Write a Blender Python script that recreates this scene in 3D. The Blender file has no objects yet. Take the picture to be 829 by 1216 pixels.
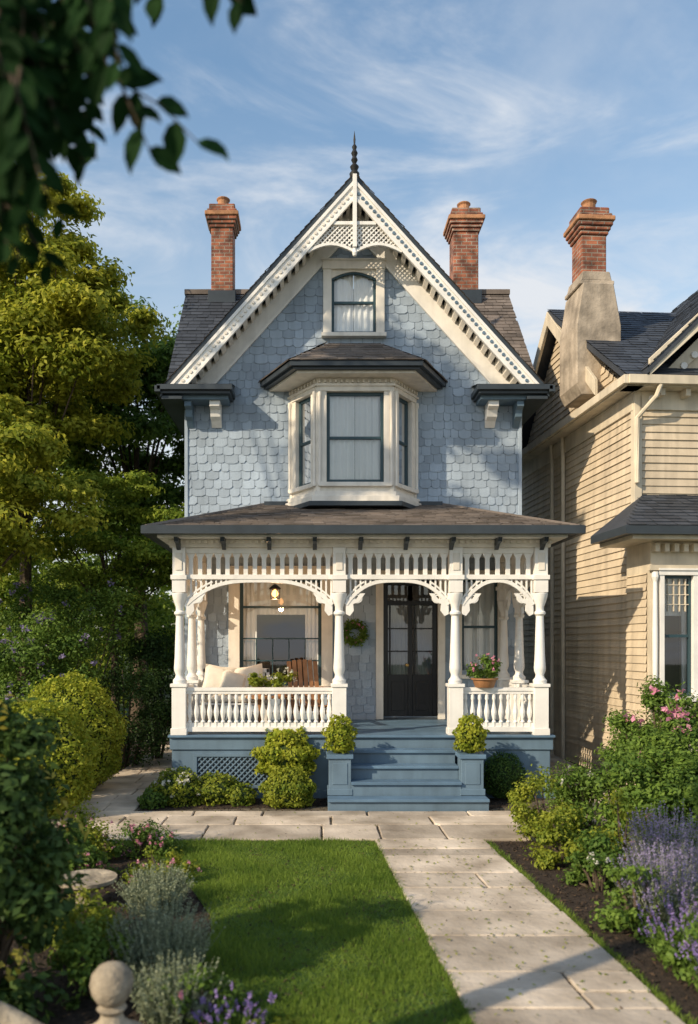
import bpy, math, random
import numpy as np
from mathutils import Vector, Matrix, Euler
random.seed(5); rng=np.random.default_rng(5)
sc=bpy.context.scene
sc.view_settings.view_transform='Standard'
sc.view_settings.look='None'
sc.view_settings.exposure=0
R=math.radians

# ---------------------------------------------------------------- materials
def nt(name):
    m=bpy.data.materials.new(name); m.use_nodes=True
    t=m.node_tree; b=t.nodes['Principled BSDF']
    return m,t,b
def c4(c): return (c[0],c[1],c[2],1)
def rampmix(t,fac,c1,c2):
    mx=t.nodes.new('ShaderNodeMix'); mx.data_type='RGBA'
    t.links.new(fac,mx.inputs[0]); 
    for i,c in ((6,c1),(7,c2)):
        if isinstance(c,tuple): mx.inputs[i].default_value=c4(c)
        else: t.links.new(c,mx.inputs[i])
    return mx.outputs[2]
def mat(name,col,rough=.6,var=.15,scale=3,bump=0,bscale=40,island=0,metal=0,col2=None,spec=.4,streak=0):
    m,t,b=nt(name)
    tc=t.nodes.new('ShaderNodeTexCoord')
    n=t.nodes.new('ShaderNodeTexNoise'); n.inputs['Scale'].default_value=scale; n.inputs['Detail'].default_value=6
    t.links.new(tc.outputs['Object'],n.inputs['Vector'])
    mr=t.nodes.new('ShaderNodeMapRange'); mr.inputs[1].default_value=.3; mr.inputs[2].default_value=.7
    t.links.new(n.outputs['Fac'],mr.inputs[0])
    lo=tuple(max(0,x*(1-var)) for x in col); hi=tuple(min(1,x*(1+var)) for x in (col2 or col))
    out=rampmix(t,mr.outputs[0],lo,hi)
    if island>0:
        g=t.nodes.new('ShaderNodeNewGeometry')
        m2=t.nodes.new('ShaderNodeMapRange'); m2.inputs[3].default_value=1-island; m2.inputs[4].default_value=1+island
        t.links.new(g.outputs['Random Per Island'],m2.inputs[0])
        h=t.nodes.new('ShaderNodeVectorMath'); h.operation='SCALE'
        t.links.new(out,h.inputs[0]); t.links.new(m2.outputs[0],h.inputs['Scale']); out=h.outputs[0]
    if streak>0:   # rain streaks / grime running down the wall
        mp=t.nodes.new('ShaderNodeMapping'); mp.inputs['Scale'].default_value=(5,5,.35); t.links.new(tc.outputs['Object'],mp.inputs[0])
        n3=t.nodes.new('ShaderNodeTexNoise'); n3.inputs['Scale'].default_value=1.4; n3.inputs['Detail'].default_value=7; t.links.new(mp.outputs[0],n3.inputs['Vector'])
        m3=t.nodes.new('ShaderNodeMapRange'); m3.inputs[1].default_value=.45; m3.inputs[2].default_value=.75; m3.inputs[3].default_value=1; m3.inputs[4].default_value=1-streak
        t.links.new(n3.outputs[0],m3.inputs[0]); h=t.nodes.new('ShaderNodeVectorMath'); h.operation='SCALE'
        t.links.new(out,h.inputs[0]); t.links.new(m3.outputs[0],h.inputs['Scale']); out=h.outputs[0]
    t.links.new(out,b.inputs['Base Color'])
    b.inputs['Roughness'].default_value=rough; b.inputs['Metallic'].default_value=metal
    b.inputs['Specular IOR Level'].default_value=spec
    if bump>0:
        n2=t.nodes.new('ShaderNodeTexNoise'); n2.inputs['Scale'].default_value=bscale; n2.inputs['Detail'].default_value=5
        t.links.new(tc.outputs['Object'],n2.inputs['Vector'])
        bp=t.nodes.new('ShaderNodeBump'); bp.inputs['Strength'].default_value=bump; bp.inputs['Distance'].default_value=.02
        t.links.new(n2.outputs['Fac'],bp.inputs['Height']); t.links.new(bp.outputs[0],b.inputs['Normal'])
    return m
def leafmat(name,dark,light,nscale=1.2,tr=.3,rough=.55,spec=.2):
    m,t,b=nt(name)
    tc=t.nodes.new('ShaderNodeTexCoord')
    n=t.nodes.new('ShaderNodeTexNoise'); n.inputs['Scale'].default_value=nscale; n.inputs['Detail'].default_value=3
    t.links.new(tc.outputs['Object'],n.inputs['Vector'])
    g=t.nodes.new('ShaderNodeNewGeometry')
    a=t.nodes.new('ShaderNodeMath'); a.operation='MULTIPLY_ADD'; a.inputs[1].default_value=.55
    t.links.new(g.outputs['Random Per Island'],a.inputs[0])
    mr=t.nodes.new('ShaderNodeMapRange'); mr.inputs[1].default_value=.35; mr.inputs[2].default_value=.65; mr.inputs[3].default_value=0; mr.inputs[4].default_value=.45
    t.links.new(n.outputs['Fac'],mr.inputs[0]); t.links.new(mr.outputs[0],a.inputs[2])
    out=rampmix(t,a.outputs[0],dark,light)
    t.links.new(out,b.inputs['Base Color']); b.inputs['Roughness'].default_value=rough
    b.inputs['Specular IOR Level'].default_value=spec
    tl=t.nodes.new('ShaderNodeBsdfTranslucent'); t.links.new(out,tl.inputs[0])
    mx=t.nodes.new('ShaderNodeMixShader'); mx.inputs[0].default_value=tr
    t.links.new(b.outputs[0],mx.inputs[1]); t.links.new(tl.outputs[0],mx.inputs[2])
    t.links.new(mx.outputs[0],t.nodes['Material Output'].inputs[0])
    return m
def brickmat(name,c1,c2,mortar):
    m,t,b=nt(name)
    tc=t.nodes.new('ShaderNodeTexCoord'); s=t.nodes.new('ShaderNodeSeparateXYZ'); t.links.new(tc.outputs['Object'],s.inputs[0])
    ad=t.nodes.new('ShaderNodeMath'); t.links.new(s.outputs[0],ad.inputs[0]); t.links.new(s.outputs[1],ad.inputs[1])
    cb=t.nodes.new('ShaderNodeCombineXYZ'); t.links.new(ad.outputs[0],cb.inputs[0]); t.links.new(s.outputs[2],cb.inputs[1])
    br=t.nodes.new('ShaderNodeTexBrick'); br.inputs['Scale'].default_value=1
    br.inputs['Brick Width'].default_value=.21; br.inputs['Row Height'].default_value=.075; br.inputs['Mortar Size'].default_value=.009
    br.inputs['Color1'].default_value=c4(c1); br.inputs['Color2'].default_value=c4(c2); br.inputs['Mortar'].default_value=c4(mortar)
    t.links.new(cb.outputs[0],br.inputs['Vector'])
    n=t.nodes.new('ShaderNodeTexNoise'); n.inputs['Scale'].default_value=5; n.inputs['Detail'].default_value=8
    t.links.new(tc.outputs['Object'],n.inputs['Vector'])
    mr=t.nodes.new('ShaderNodeMapRange'); mr.inputs[1].default_value=.3; mr.inputs[2].default_value=.7; mr.inputs[3].default_value=.3; mr.inputs[4].default_value=1.4
    t.links.new(n.outputs[0],mr.inputs[0])
    h=t.nodes.new('ShaderNodeVectorMath'); h.operation='SCALE'; t.links.new(br.outputs[0],h.inputs[0]); t.links.new(mr.outputs[0],h.inputs['Scale'])
    t.links.new(h.outputs[0],b.inputs['Base Color']); b.inputs['Roughness'].default_value=.85
    bp=t.nodes.new('ShaderNodeBump'); bp.inputs['Strength'].default_value=.6; bp.inputs['Distance'].default_value=.01; bp.invert=True
    t.links.new(br.outputs['Fac'],bp.inputs['Height']); t.links.new(bp.outputs[0],b.inputs['Normal'])
    return m
def glassmat(name,base=.08,tint=(.95,.97,.98)):
    m,t,b=nt(name); t.nodes.remove(b)
    tr=t.nodes.new('ShaderNodeBsdfTransparent'); tr.inputs[0].default_value=c4(tint)
    gl=t.nodes.new('ShaderNodeBsdfGlossy'); gl.inputs['Roughness'].default_value=.02
    fr=t.nodes.new('ShaderNodeFresnel'); fr.inputs[0].default_value=1.5
    a=t.nodes.new('ShaderNodeMath'); a.inputs[1].default_value=base; t.links.new(fr.outputs[0],a.inputs[0])
    mx=t.nodes.new('ShaderNodeMixShader'); t.links.new(a.outputs[0],mx.inputs[0]); t.links.new(tr.outputs[0],mx.inputs[1]); t.links.new(gl.outputs[0],mx.inputs[2])
    t.links.new(mx.outputs[0],t.nodes['Material Output'].inputs[0]); return m
def emis(name,col,s):
    m,t,b=nt(name); b.inputs['Emission Color'].default_value=c4(col); b.inputs['Emission Strength'].default_value=s
    b.inputs['Base Color'].default_value=c4(col); return m

TRIM=mat('cream_paint',(.77,.72,.64),.5,.08,5,.08,60,streak=.18)
WHITE=mat('white_paint',(.82,.80,.76),.45,.07,4,.06,60,streak=.12)
SHING=mat('blue_grey_shingle',(.325,.395,.475),.75,.2,.8,.3,50,island=.15,streak=.15)
SHBACK=mat('shingle_backing',(.13,.165,.205),.8)
ROOF=mat('brown_roof_shingle',(.15,.125,.108),.9,.35,1.5,.3,80,island=.3)
SLATE=mat('dark_slate',(.045,.052,.065),.6,.2,2,.2,50,island=.3)
GUT=mat('dark_gutter_paint',(.035,.045,.055),.4,.15,4)
SASH=mat('dark_teal_sash',(.03,.065,.08),.4,.1)
BLUE=mat('blue_deck_paint',(.10,.17,.25),.5,.2,3,.1,30,island=.08)
BLUE2=mat('blue_skirt_paint',(.12,.185,.25),.55,.16,2,.1,30,streak=.2)
BLACK=mat('black_door_paint',(.012,.012,.014),.3,.1)
GLASS=glassmat('window_glass',.10)
DGLASS=glassmat('dark_window_glass',.10,(.7,.75,.78))
CURT=mat('white_curtain',(.88,.87,.84),.9,.03)
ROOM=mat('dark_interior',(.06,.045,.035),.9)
BRICK=brickmat('chimney_brick',(.38,.13,.065),(.20,.07,.045),(.30,.25,.20))
TERRA=mat('terracotta',(.40,.20,.10),.8,.4,6,.3,30)
STUCCO=mat('weathered_stucco',(.40,.34,.27),.9,.45,2.6,.7,12,streak=.3)
CREAM=mat('cream_siding',(.62,.52,.385),.65,.16,1.5,.15,40,island=.08,streak=.28)
CREAMT=mat('cream_neighbour_trim',(.66,.58,.45),.6,.14,3,.1,40,streak=.2)
STONE=mat('sandstone_flag',(.40,.325,.245),.85,.3,1.6,.5,18,island=.24,col2=(.53,.455,.37))
JOINT=mat('sandy_joint',(.12,.10,.07),.95,.4,12,.4,60)
MULCH=mat('bark_mulch',(.04,.027,.018),.95,.5,25,1,60)
GRASSG=mat('lawn_soil',(.06,.11,.022),.95,.3,5,.5,60)
GROUND=mat('ground_soil',(.05,.07,.025),.95,.4,.8,.3,10)
BARK=mat('tree_bark',(.09,.065,.045),.9,.4,8,.8,25)
WOOD=mat('teak_wood',(.33,.16,.07),.5,.25,8,.2,30)
FABRIC=mat('linen_cushion',(.70,.63,.53),.9,.08,8,.2,90)
GSTONE=mat('garden_stone',(.32,.27,.20),.9,.55,7,.9,22)
BRASS=mat('brass',(.6,.4,.15),.3,.1,metal=1)
IRON=mat('wrought_iron',(.02,.02,.02),.5,.1)

# ---------------------------------------------------------------- mesh builder
class MB:
    def __init__(s): s.v=[];s.f=[];s.m=[];s.mats=[];s.M=Matrix.Identity(4)
    def add(s,vs,fs,mt):
        if mt not in s.mats: s.mats.append(mt)
        k=s.mats.index(mt); o=len(s.v)
        s.v+= [tuple(s.M@Vector(p)) for p in vs]
        for f in fs: s.f.append(tuple(i+o for i in f)); s.m.append(k)
    def obj(s,name,parent=None,bevel=0,smooth=False,fix=True):
        me=bpy.data.meshes.new(name); me.from_pydata(s.v,[],s.f)
        for mt in s.mats: me.materials.append(mt)
        me.polygons.foreach_set('material_index',s.m)
        if fix:
            import bmesh
            bm=bmesh.new(); bm.from_mesh(me); bmesh.ops.recalc_face_normals(bm,faces=bm.faces); bm.to_mesh(me); bm.free()
        if smooth:
            me.polygons.foreach_set('use_smooth',[True]*len(me.polygons))
            me.set_sharp_from_angle(angle=R(38))
        o=bpy.data.objects.new(name,me); sc.collection.objects.link(o)
        if parent: o.parent=parent
        if bevel>0:
            b=o.modifiers.new('bevel','BEVEL'); b.width=bevel; b.segments=1; b.limit_method='ANGLE'; b.angle_limit=R(50)
        return o
def empty(name,loc=(0,0,0),rz=0):
    e=bpy.data.objects.new(name,None); e.location=loc; e.rotation_euler=(0,0,rz); sc.collection.objects.link(e); e.empty_display_size=.2; return e
BF=[(0,1,2,3),(7,6,5,4),(0,4,5,1),(1,5,6,2),(2,6,7,3),(3,7,4,0)]
def box(mb,x0,x1,y0,y1,z0,z1,mt):
    mb.add([(x0,y0,z0),(x1,y0,z0),(x1,y1,z0),(x0,y1,z0),(x0,y0,z1),(x1,y0,z1),(x1,y1,z1),(x0,y1,z1)],BF,mt)
def prism(mb,poly,a0,a1,mt,axis='y'):
    n=len(poly)
    def P(p,a):
        return (p[0],a,p[1]) if axis=='y' else ((a,p[0],p[1]) if axis=='x' else (p[0],p[1],a))
    vs=[P(p,a0) for p in poly]+[P(p,a1) for p in poly]
    fs=[tuple(range(n)),tuple(range(2*n-1,n-1,-1))]+[(i,(i+1)%n,n+(i+1)%n,n+i) for i in range(n)]
    mb.add(vs,fs,mt)
def lathe(mb,prof,cx,cy,mt,seg=12):
    vs=[];fs=[]
    for r,z in prof:
        for k in range(seg):
            a=2*math.pi*k/seg; vs.append((cx+r*math.cos(a),cy+r*math.sin(a),z))
    n=len(prof)
    for i in range(n-1):
        for k in range(seg):
            fs.append((i*seg+k,i*seg+(k+1)%seg,(i+1)*seg+(k+1)%seg,(i+1)*seg+k))
    fs.append(tuple(range(seg-1,-1,-1))); fs.append(tuple((n-1)*seg+k for k in range(seg)))
    mb.add(vs,fs,mt)
def tube(mb,pts,rad,mt,seg=7):
    vs=[];fs=[]
    pts=[Vector(p) for p in pts]
    for i,p in enumerate(pts):
        d=(pts[min(i+1,len(pts)-1)]-pts[max(i-1,0)]).normalized()
        a=Vector((1,0,0))
        if abs(d.z)<.98: a=d.cross(Vector((0,0,1))).normalized()
        b=d.cross(a)
        for k in range(seg):
            t=2*math.pi*k/seg; vs.append(tuple(p+(a*math.cos(t)+b*math.sin(t))*rad[i]))
    for i in range(len(pts)-1):
        for k in range(seg): fs.append((i*seg+k,i*seg+(k+1)%seg,(i+1)*seg+(k+1)%seg,(i+1)*seg+k))
    fs.append(tuple(range(seg))); fs.append(tuple((len(pts)-1)*seg+k for k in range(seg)))
    mb.add(vs,fs,mt)
def beamxz(mb,p0,p1,w,y0,y1,mt):
    d=Vector((p1[0]-p0[0],p1[1]-p0[1])); 
    if d.length<1e-4: return
    n=Vector((-d.y,d.x)).normalized()*w/2
    prism(mb,[(p0[0]-n.x,p0[1]-n.y),(p1[0]-n.x,p1[1]-n.y),(p1[0]+n.x,p1[1]+n.y),(p0[0]+n.x,p0[1]+n.y)],y0,y1,mt)
def clipline(p,d,poly):
    t0,t1=-99,99; n=len(poly); ar=sum(poly[i][0]*poly[(i+1)%n][1]-poly[(i+1)%n][0]*poly[i][1] for i in range(n))
    s=1 if ar>0 else -1
    for i in range(n):
        a=poly[i]; b=poly[(i+1)%n]; nx,ny=-(b[1]-a[1])*s,(b[0]-a[0])*s
        num=(p[0]-a[0])*nx+(p[1]-a[1])*ny; den=d[0]*nx+d[1]*ny
        if abs(den)<1e-9:
            if num<0: return None
        else:
            t=-num/den
            if den>0: t0=max(t0,t)
            else: t1=min(t1,t)
    return (t0,t1) if t1-t0>.02 else None
def lattice(mb,poly,sp,w,y,mt):
    xs=[p[0] for p in poly]; zs=[p[1] for p in poly]
    cx,cz=(min(xs)+max(xs))/2,(min(zs)+max(zs))/2; n=int((max(xs)-min(xs)+max(zs)-min(zs))/sp)+2
    for s,yo in ((1,0),(-1,.012)):
        for k in range(-n,n+1):
            p=(cx+k*sp,cz); d=(.7071,.7071*s); r=clipline(p,d,poly)
            if r: beamxz(mb,(p[0]+d[0]*r[0],p[1]+d[1]*r[0]),(p[0]+d[0]*r[1],p[1]+d[1]*r[1]),w,y+yo,y+yo+.012,mt)
def shingles(mb,O,U,V,N,L,iv,h,w,mt,lift=.02,c=.03):
    O,U,V,N=Vector(O),Vector(U).normalized(),Vector(V).normalized(),Vector(N).normalized()
    for r in range(int(math.ceil(L/h-1e-6))):
        v0=r*h; v1=min(v0+h*1.2,L)
        for a,b in iv(min(v0+h/2,L)):
            u=a-random.random()*w
            while u<b:
                ww=w*random.uniform(.65,1.3); u0=max(u+.003,a); u1=min(u+ww-.003,b); u+=ww
                if u1-u0<.025: continue
                j=random.uniform(-.010,.010) if c>.01 else random.uniform(-.005,.005); q=(u1-u0)*.24; lf=lift*random.uniform(.7,1.35)
                cc=c*random.uniform(.5,1.4)
                bt=[(u0,v0+cc+j),(u0+q,v0+j),(u1-q,v0+j),(u1,v0+cc+j)]
                vs=[O+U*x+V*y+N*lf for x,y in bt]+[O+U*u1+V*v1+N*.003,O+U*u0+V*v1+N*.003]+[O+U*x+V*y+N*.001 for x,y in bt]
                mb.add(vs,[(0,1,2,3,4,5),(6,7,1,0),(7,8,2,1),(8,9,3,2)],mt)
def siding(mb,O,U,N,z0,z1,iv,h,mt):
    O,U,N=Vector(O),Vector(U),Vector(N); Z=Vector((0,0,1)); z=z0
    while z<z1-.01:
        zt=min(z+h,z1)
        for a,b in iv((z+zt)/2):
            u=a
            while u<b-.01:
                v=min(b,u+random.uniform(1.4,3.6)); 
                if b-v<.5: v=b
                e=.028+random.uniform(-.003,.003)
                vs=[O+U*(u+.0015)+Z*z+N*e,O+U*(v-.0015)+Z*z+N*e,O+U*(v-.0015)+Z*zt+N*.006,O+U*(u+.0015)+Z*zt+N*.006,O+U*u+Z*z,O+U*v+Z*z]
                mb.add(vs,[(0,1,2,3),(4,5,1,0)],mt); u=v
        z=zt
def intervals(a,b,z,holes):
    seg=[(a,b)]
    for x0,x1,z0,z1 in holes:
        if z0<z<z1:
            n=[]
            for p,q in seg:
                if x1<=p or x0>=q: n.append((p,q)); continue
                if x0>p: n.append((p,x0))
                if x1<q: n.append((x1,q))
            seg=n
    return [s for s in seg if s[1]-s[0]>.02]
def curtain(mb,x0,x1,y,z0,z1,mt=None,amp=.022,per=.11):
    n=max(4,int((x1-x0)/.014)); vs=[];fs=[]; ph=random.random()*6
    for i in range(n+1):
        x=x0+(x1-x0)*i/n; yy=y+amp*math.sin(x*2*math.pi/per+ph+.8*math.sin(x*9))
        vs+=[(x,yy,z0),(x,y+(yy-y)*.5,z1)]
    for i in range(n): fs.append((2*i,2*i+2,2*i+3,2*i+1))
    mb.add(vs,fs,mt or CURT)
def window(mb,x0,x1,z0,z1,cas=.12,sash=.055,y=0,rows=2,cols=1,curt='full',trim=TRIM,dark=SASH,glass=GLASS,sill=True):
    box(mb,x0-cas,x0,y-.055,y+.08,z0,z1,trim); box(mb,x1,x1+cas,y-.055,y+.08,z0,z1,trim)
    box(mb,x0-cas-.015,x1+cas+.015,y-.07,y+.08,z1,z1+cas,trim)
    box(mb,x0-cas-.03,x1+cas+.03,y-.09,y-.0,z1+cas,z1+cas+.03,trim)
    if sill: box(mb,x0-cas-.03,x1+cas+.03,y-.11,y+.08,z0-.07,z0,trim)
    box(mb,x0,x0+sash,y+.02,y+.065,z0,z1,dark); box(mb,x1-sash,x1,y+.02,y+.065,z0,z1,dark)
    box(mb,x0+sash,x1-sash,y+.018,y+.067,z1-sash,z1,dark); box(mb,x0+sash,x1-sash,y+.018,y+.067,z0,z0+sash*1.2,dark)
    for r in range(1,rows):
        zz=z0+(z1-z0)*r/rows; box(mb,x0+sash,x1-sash,y+.014,y+.063,zz-.022,zz+.022,dark)
    for c in range(1,cols):
        xx=x0+(x1-x0)*c/cols; box(mb,xx-.018,xx+.018,y+.022,y+.06,z0+sash*1.2,z1-sash,dark)
    mb.add([(x0,y+.045,z0),(x1,y+.045,z0),(x1,y+.045,z1),(x0,y+.045,z1)],[(0,1,2,3)],glass)
    w=x1-x0
    if curt=='full': 
        curtain(mb,x0+.02,x0+w*.5-.004,y+.095,z0,z1); curtain(mb,x0+w*.5+.004,x1-.02,y+.1,z0,z1)
    elif curt=='side':
        curtain(mb,x0,x0+w*.2,y+.15,z0,z1,amp=.025,per=.08); curtain(mb,x1-w*.2,x1,y+.15,z0,z1,amp=.025,per=.08)
        curtain(mb,x0,x1,y+.2,z1-(z1-z0)*.33,z1,per=.16)

# ---------------------------------------------------------------- foliage builder
class LB:
    def __init__(s): s.q=[];s.mi=[]
    def leaves(s,P,N,ln,wd,mi=0,tdir=None):
        n=len(P); N=N/(np.linalg.norm(N,axis=1,keepdims=True)+1e-9)
        rd=rng.normal(size=(n,3)) if tdir is None else tdir+rng.normal(size=(n,3))*.35
        T=np.cross(np.cross(N,rd),N); T/= (np.linalg.norm(T,axis=1,keepdims=True)+1e-9)
        B=np.cross(N,T); l=ln*rng.uniform(.65,1.3,(n,1)); w=wd*rng.uniform(.7,1.2,(n,1))
        s.q.append(np.stack([P-T*l*.5,P+B*w*.5+N*w*.15,P+T*l*.5-N*l*.12,P-B*w*.5+N*w*.15],1)); s.mi.append(np.full(n,mi))
    def blades(s,A,B,w,mi=0):
        n=len(A); D=B-A; S=np.cross(D,rng.normal(size=(n,3))); S/= (np.linalg.norm(S,axis=1,keepdims=True)+1e-9); S=S*w/2
        s.q.append(np.stack([A-S,A+S,B+S*.25,B-S*.25],1)); s.mi.append(np.full(n,mi))
    def obj(s,name,mats,parent=None):
        q=np.concatenate(s.q).reshape(-1,3).astype(np.float32); mi=np.concatenate(s.mi).astype(np.int32); n=len(mi)
        me=bpy.data.meshes.new(name); me.vertices.add(n*4); me.loops.add(n*4); me.polygons.add(n)
        me.vertices.foreach_set('co',q.ravel()); me.loops.foreach_set('vertex_index',np.arange(n*4,dtype=np.int32))
        me.polygons.foreach_set('loop_start',np.arange(0,n*4,4,dtype=np.int32)); me.polygons.foreach_set('loop_total',np.full(n,4,dtype=np.int32))
        for m in mats: me.materials.append(m)
        me.polygons.foreach_set('material_index',mi); me.update(calc_edges=True)
        o=bpy.data.objects.new(name,me); sc.collection.objects.link(o)
        if parent: o.parent=parent
        return o
def rdir(n):
    d=rng.normal(size=(n,3)); return d/np.linalg.norm(d,axis=1,keepdims=True)
def clumped(c,r,nclump,cr,nleaf,flat=.75,zmin=None,soft=.5):
    """leaf positions + normals for clumps spread through an ellipsoid"""
    c=np.array(c);r=np.array(r)
    cc=rdir(nclump)*rng.uniform(.15,1.08,(nclump,1))**.5*r+c
    wt=rng.uniform(.35,1,nclump); wt/=wt.sum(); k=rng.choice(nclump,nleaf,p=wt); rr=cr*rng.uniform(.55,1.5,nclump)
    d=rdir(nleaf); rad=rr[k]*np.minimum(np.abs(rng.normal(.66,soft*.6,nleaf)),1.2)
    P=cc[k]+d*rad[:,None]*np.array([1,1,flat])
    N=d+np.array([0,0,.6])+rng.normal(size=(nleaf,3))*.5
    if zmin is not None:
        m=P[:,2]>zmin; P,N=P[m],N[m]
    return P,N,cc
def shell(c,r,n,depth=.18,lump=.06,zmin=.02):
    d=rdir(n); c=np.array(c);r=np.array(r)
    f=1+lump*np.sin(d[:,0]*7+c[0]*3)*np.cos(d[:,1]*6+c[1])+lump*np.sin(d[:,2]*9)+lump*.5*np.sin(d[:,0]*17)*np.sin(d[:,2]*15)
    P=c+d*r*(f*(1-depth*rng.uniform(0,1,n)**2+.04*np.abs(rng.normal(size=n))))[:,None]; N=d/r+rng.normal(size=(n,3))*.7/np.mean(r)
    m=P[:,2]>zmin; return P[m],N[m]
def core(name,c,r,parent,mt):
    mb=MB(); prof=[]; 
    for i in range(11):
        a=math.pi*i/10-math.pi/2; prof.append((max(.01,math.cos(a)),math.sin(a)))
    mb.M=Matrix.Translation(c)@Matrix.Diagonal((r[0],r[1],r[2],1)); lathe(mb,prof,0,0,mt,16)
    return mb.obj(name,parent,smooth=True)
L_GOLD=leafmat('golden_leaves',(.15,.22,.02),(.60,.57,.07),.9,.48)
L_GOLD2=leafmat('lime_leaves',(.08,.17,.02),(.40,.46,.06),1.0,.45)
L_MID=leafmat('mid_green_leaves',(.045,.105,.02),(.22,.33,.055),1.2,.38)
L_DARK=leafmat('dark_green_leaves',(.022,.055,.018),(.10,.17,.04),1.2,.3)
L_YG=leafmat('yellow_green_leaves',(.09,.16,.018),(.40,.42,.05),2.5,.4)
L_CHART=leafmat('chartreuse_leaves',(.18,.26,.02),(.50,.50,.06),5,.4)
L_BOX=leafmat('boxwood_leaves',(.03,.08,.018),(.13,.22,.04),5,.28)
L_SILV=leafmat('silver_green_leaves',(.14,.18,.10),(.38,.42,.29),5,.3)
L_NEAR=leafmat('near_branch_leaves',(.006,.022,.006),(.018,.055,.014),4,.22,.7,.06)  # shade on the near branch is put into this very dark leaf colour
GRASS=leafmat('grass_blades',(.075,.15,.02),(.27,.37,.06),1.6,.42)
F_PINK=leafmat('pink_petals',(.55,.16,.28),(.85,.45,.55),9,.3)
F_PURP=leafmat('purple_petals',(.18,.12,.36),(.38,.29,.55),9,.3)
F_LAV=leafmat('lavender_petals',(.19,.16,.30),(.38,.33,.50),9,.3)
F_WHITE=leafmat('white_petals',(.55,.55,.45),(.8,.8,.7),9,.3)
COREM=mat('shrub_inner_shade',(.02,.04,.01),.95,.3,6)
def shrub(name,c,r,n,ln,mt,lump=.06,flowers=None,stem=True,corefac=.84):
    e=empty(name,(0,0,0)); lb=LB()
    P,N=shell(c,r,n,.22,lump); lb.leaves(P,N,ln,ln*.6,0)
    mats=[mt]
    if flowers:
        fm,nf,fs=flowers; mats.append(fm); d=rdir(nf*3); d=d[(d[:,2]>-.1)&(d[:,1]<.6)][:nf]
        ctr=np.array(c)+d*np.array(r)*1.03
        P=np.repeat(ctr,9,0)+rng.normal(size=(len(ctr)*9,3))*fs*.3; lb.leaves(P,rdir(len(P))+np.repeat(d,9,0),fs,fs*.8,1)
    lb.obj('foliage',mats,e); core('inner_shade_core',c,[x*corefac for x in r],e,COREM)  # solid dark core stands in for the shade inside the shrub
    if stem:
        mb=MB(); tube(mb,[(c[0],c[1],-.05),(c[0],c[1],c[2])],[.05,.04],BARK); mb.obj('stem',e)
    return e
def tree(name,base,height,crowns,mt,leaf,tr=.16,flat=.7,soft=.6):
    e=empty(name); mb=MB(); bx,by=base; lb=LB()
    top=Vector(crowns[0][0]); 
    pts=[(bx,by,-.2),(bx+.1,by,height*.3),(bx*.6+top.x*.4,by*.6+top.y*.4,height*.65),tuple(top)]
    tube(mb,pts,[tr*1.5,tr,tr*.75,tr*.3],BARK,9)
    for c,r,nc,cr,nl in crowns:
        P,N,cc=clumped(c,r,nc,cr,nl,flat,soft=soft); lb.leaves(P,N,leaf,leaf*.55,0)
        st=Vector(pts[2])
        for p in cc[:: max(1,len(cc)//16)]:
            p=Vector(p); md=st.lerp(p,.5)+Vector((0,0,.15)); tube(mb,[st,md,p],[tr*.35,tr*.18,tr*.05],BARK,6)
    mb.obj('trunk_and_limbs',e,smooth=True); lb.obj('crown_leaves',[mt],e); return e

# ================================================================ VICTORIAN HOUSE
H=empty('victorian_house',(.72,14.4,0))
holes=[(-2.04,-.57,1.55,3.47),(.54,1.52,.95,3.48),(1.95,2.6,1.75,3.47),(-1.1,1.1,4.95,6.8),(-.41,.43,7.8,9.07)]
SL=3.73/3.36
def Wz(z): return 3.0 if z<6.85 else max(.02,min(3.0,(10.33-z)/SL))
def ivf(z): return intervals(-Wz(z+.08),Wz(z+.08),z,holes)
mb=MB(); z=0
while z<10.2:
    for a,b in intervals(-Wz(z+.1),Wz(z+.1),z+.05,holes): box(mb,a,b,0,.16,z,z+.1,SHBACK)
    z+=.1
box(mb,-3.0,-2.84,.16,5.2,0,6.85,SHBACK); box(mb,2.84,3.0,.16,5.2,0,6.85,SHBACK); box(mb,-3,3,5.2,5.35,0,6.85,SHBACK)
for s in (-1,1): prism(mb,[(.2,6.85),(5.0,6.85),(2.6,9.6)],s*2.99 if s<0 else 2.86,-2.86 if s<0 else 2.99,SHBACK,'x')
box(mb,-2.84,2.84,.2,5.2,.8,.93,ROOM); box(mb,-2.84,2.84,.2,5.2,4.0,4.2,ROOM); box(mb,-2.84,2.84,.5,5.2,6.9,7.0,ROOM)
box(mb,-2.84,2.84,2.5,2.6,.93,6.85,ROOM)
mb.obj('walls',H)
mb=MB(); shingles(mb,(0,-.001,.9),(1,0,0),(0,0,1),(0,-1,0),9.3,lambda v:ivf(v+.9),.15,.19,SHING,.014,.032)
shingles(mb,(-3.001,5.2,0),(0,-1,0),(0,0,1),(-1,0,0),6.85,lambda v:[(0,5.2)],.15,.19,SHING)
shingles(mb,(3.001,0,0),(0,1,0),(0,0,1),(1,0,0),6.85,lambda v:[(0,5.2)],.15,.19,SHING)
mb.obj('wall_shingles',H,fix=False)
mb=MB()
for s in (-1,1): box(mb,min(s*2.97,s*3.03),max(s*2.97,s*3.03),-.035,.08,.9,6.5,SHING)
mb.obj('corner_boards',H,.004)
mb=MB(); window(mb,-2.04,-.57,1.55,3.47,.2,.06,0,1,1,'side')
box(mb,-2.0,-.6,.02,.06,2.95,2.99,SASH)
for k in range(1,5): box(mb,-2.04+k*.294-.01,-2.04+k*.294+.01,.025,.055,1.6,2.4,SASH)
for zz in (2.0,2.4): box(mb,-1.99,-.62,.027,.053,zz-.012,zz+.012,SASH)
mb.obj('parlour_window',H,bevel=.004)
mb=MB(); window(mb,1.95,2.6,1.75,3.47,.12,.05,0,2,1,'full'); mb.obj('side_window',H,bevel=.004)
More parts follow.
